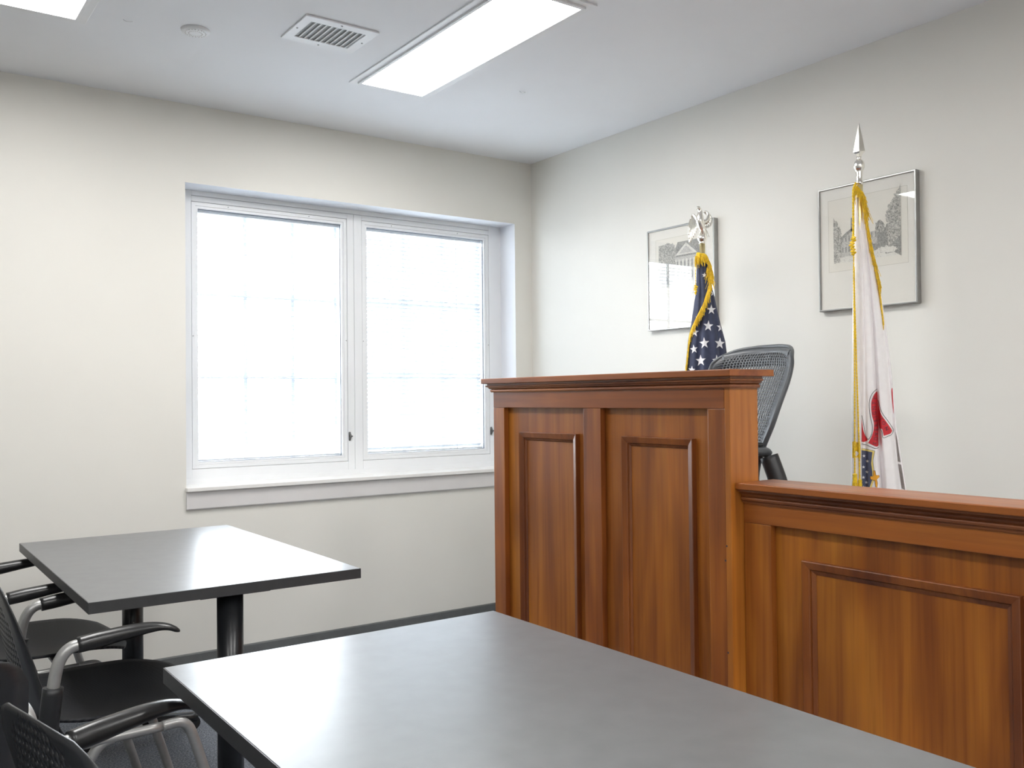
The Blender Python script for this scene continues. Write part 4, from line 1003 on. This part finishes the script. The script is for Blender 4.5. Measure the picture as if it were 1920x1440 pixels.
rope('cord', densify([(-0.0197, -0.038, 1.7449-ZF), (-0.0208, -0.042, 1.6687-ZF), (-0.0215, -0.045, 1.5164-ZF), (-0.0228, -0.048, 1.3262-ZF), (-0.0262, -0.050, 1.0794-ZF), (-0.0273, -0.050, 0.9656-ZF)]), 0.0028, FB)
rope('cord', densify([(-0.0195, -0.040, 1.70-ZF), (-0.0195, -0.043, 1.5925-ZF), (-0.0160, -0.048, 1.3261-ZF), (-0.0118, -0.052, 1.0795-ZF), (-0.0113, -0.052, 0.9500-ZF)]), 0.0028, FB)
def tassel(u, y, z, par, ln=0.16, r=0.0085, box_top=False):
    bm = lathe(NB(), [(0, z), (r*0.7, z-0.001), (r*0.95, z-0.006), (r*0.8, z-0.012), (r, z-0.018), (r*0.85, z-0.024), (r*1.05, z-0.030), (r*0.9, z-0.036)], (u, y, -ZF), 14)
    for k in range(70):
        a = 2*PI*random.random(); q = r*random.uniform(0.5, 1.0)
        tube(bm, [(u+q*math.cos(a), y+q*math.sin(a), z-0.034-ZF), (u+q*1.25*math.cos(a), y+q*1.25*math.sin(a), z-ln*0.6-ZF), (u+q*1.3*math.cos(a), y+q*1.3*math.sin(a), z-ln*random.uniform(0.92, 1)-ZF)], 0.0012, 4, caps=False)
    return obj('tassel', bm, MT['gold'], par, world=False)
tassel(-0.0270, -0.056, 0.975, FB); tassel(-0.0105, -0.058, 0.955, FB, 0.15, 0.0075)
bm = NB()
for k in range(120):      # fringe end of the sleeve ribbon behind the cords
    u = random.uniform(-0.0330, -0.0085); z = 1.083+random.uniform(-0.003, 0.003)
    tube(bm, [(u, -0.040-random.uniform(0, 0.006), z-ZF), (u, -0.044, z-0.025-ZF), (u+random.uniform(-0.001, 0.001), -0.044, z-random.uniform(0.045, 0.055)-ZF)], 0.0011, 4, caps=False)
obj('fringe', bm, MT['gold'], FB, world=False)
obj('flag_pole', lathe(NB(), [(0, 0.02), (0.0125, 0.02), (0.0125, 1.50-ZF), (0.0125, 1.968-ZF), (0.0125, 2.0-ZF), (0, 2.0-ZF)], (0.0012, 0, 0), 18), MT['brass'], FB, world=False)
obj('pole_base', lathe(NB(), [(0, 0), (0.14, 0), (0.14, 0.02), (0.06, 0.045), (0.03, 0.09), (0.0, 0.09)], (0, 0, 0), 28), MT['brass'], FB, world=False)
z0 = 1.997-ZF
bm = lathe(NB(), [(0, z0), (0.0135, z0), (0.0135, z0+0.010), (0.0115, z0+0.014), (0.0115, z0+0.034), (0.0125, z0+0.046), (0.0120, z0+0.050), (0.0155, z0+0.054), (0.0185, z0+0.061), (0.0195, z0+0.068), (0.0187, z0+0.075), (0.0160, z0+0.082), (0.0115, z0+0.088), (0.0080, z0+0.091), (0.0075, z0+0.095), (0.0085, z0+0.100), (0, z0+0.100)], (0.0020, 0, 0), 26)
sb = obj('finial_base', bm, MT['chrome'], FB, world=False)
rings = [(0.0075, 0.096), (0.0090, 0.104), (0.0125, 0.112), (0.0205, 0.118), (0.0150, 0.150), (0.0095, 0.180), (0.0010, 0.222)]
bm = NB(); RR = []
for r_, z in rings:
    RR.append([bm.verts.new((0.0035+r_*math.cos(a), r_*0.8*math.sin(a), z0+z)) for a in (0.0, PI/2, PI, 3*PI/2)])
for a, b in zip(RR, RR[1:]):
    for k in range(4): bm.faces.new((a[k], a[(k+1) % 4], b[(k+1) % 4], b[k]))
bm.faces.new(list(reversed(RR[0]))); bm.faces.new(RR[-1]); bmesh.ops.recalc_face_normals(bm, faces=bm.faces)
obj('spear_head', bm, MT['chrome'], sb, world=False, bev=0.0008)
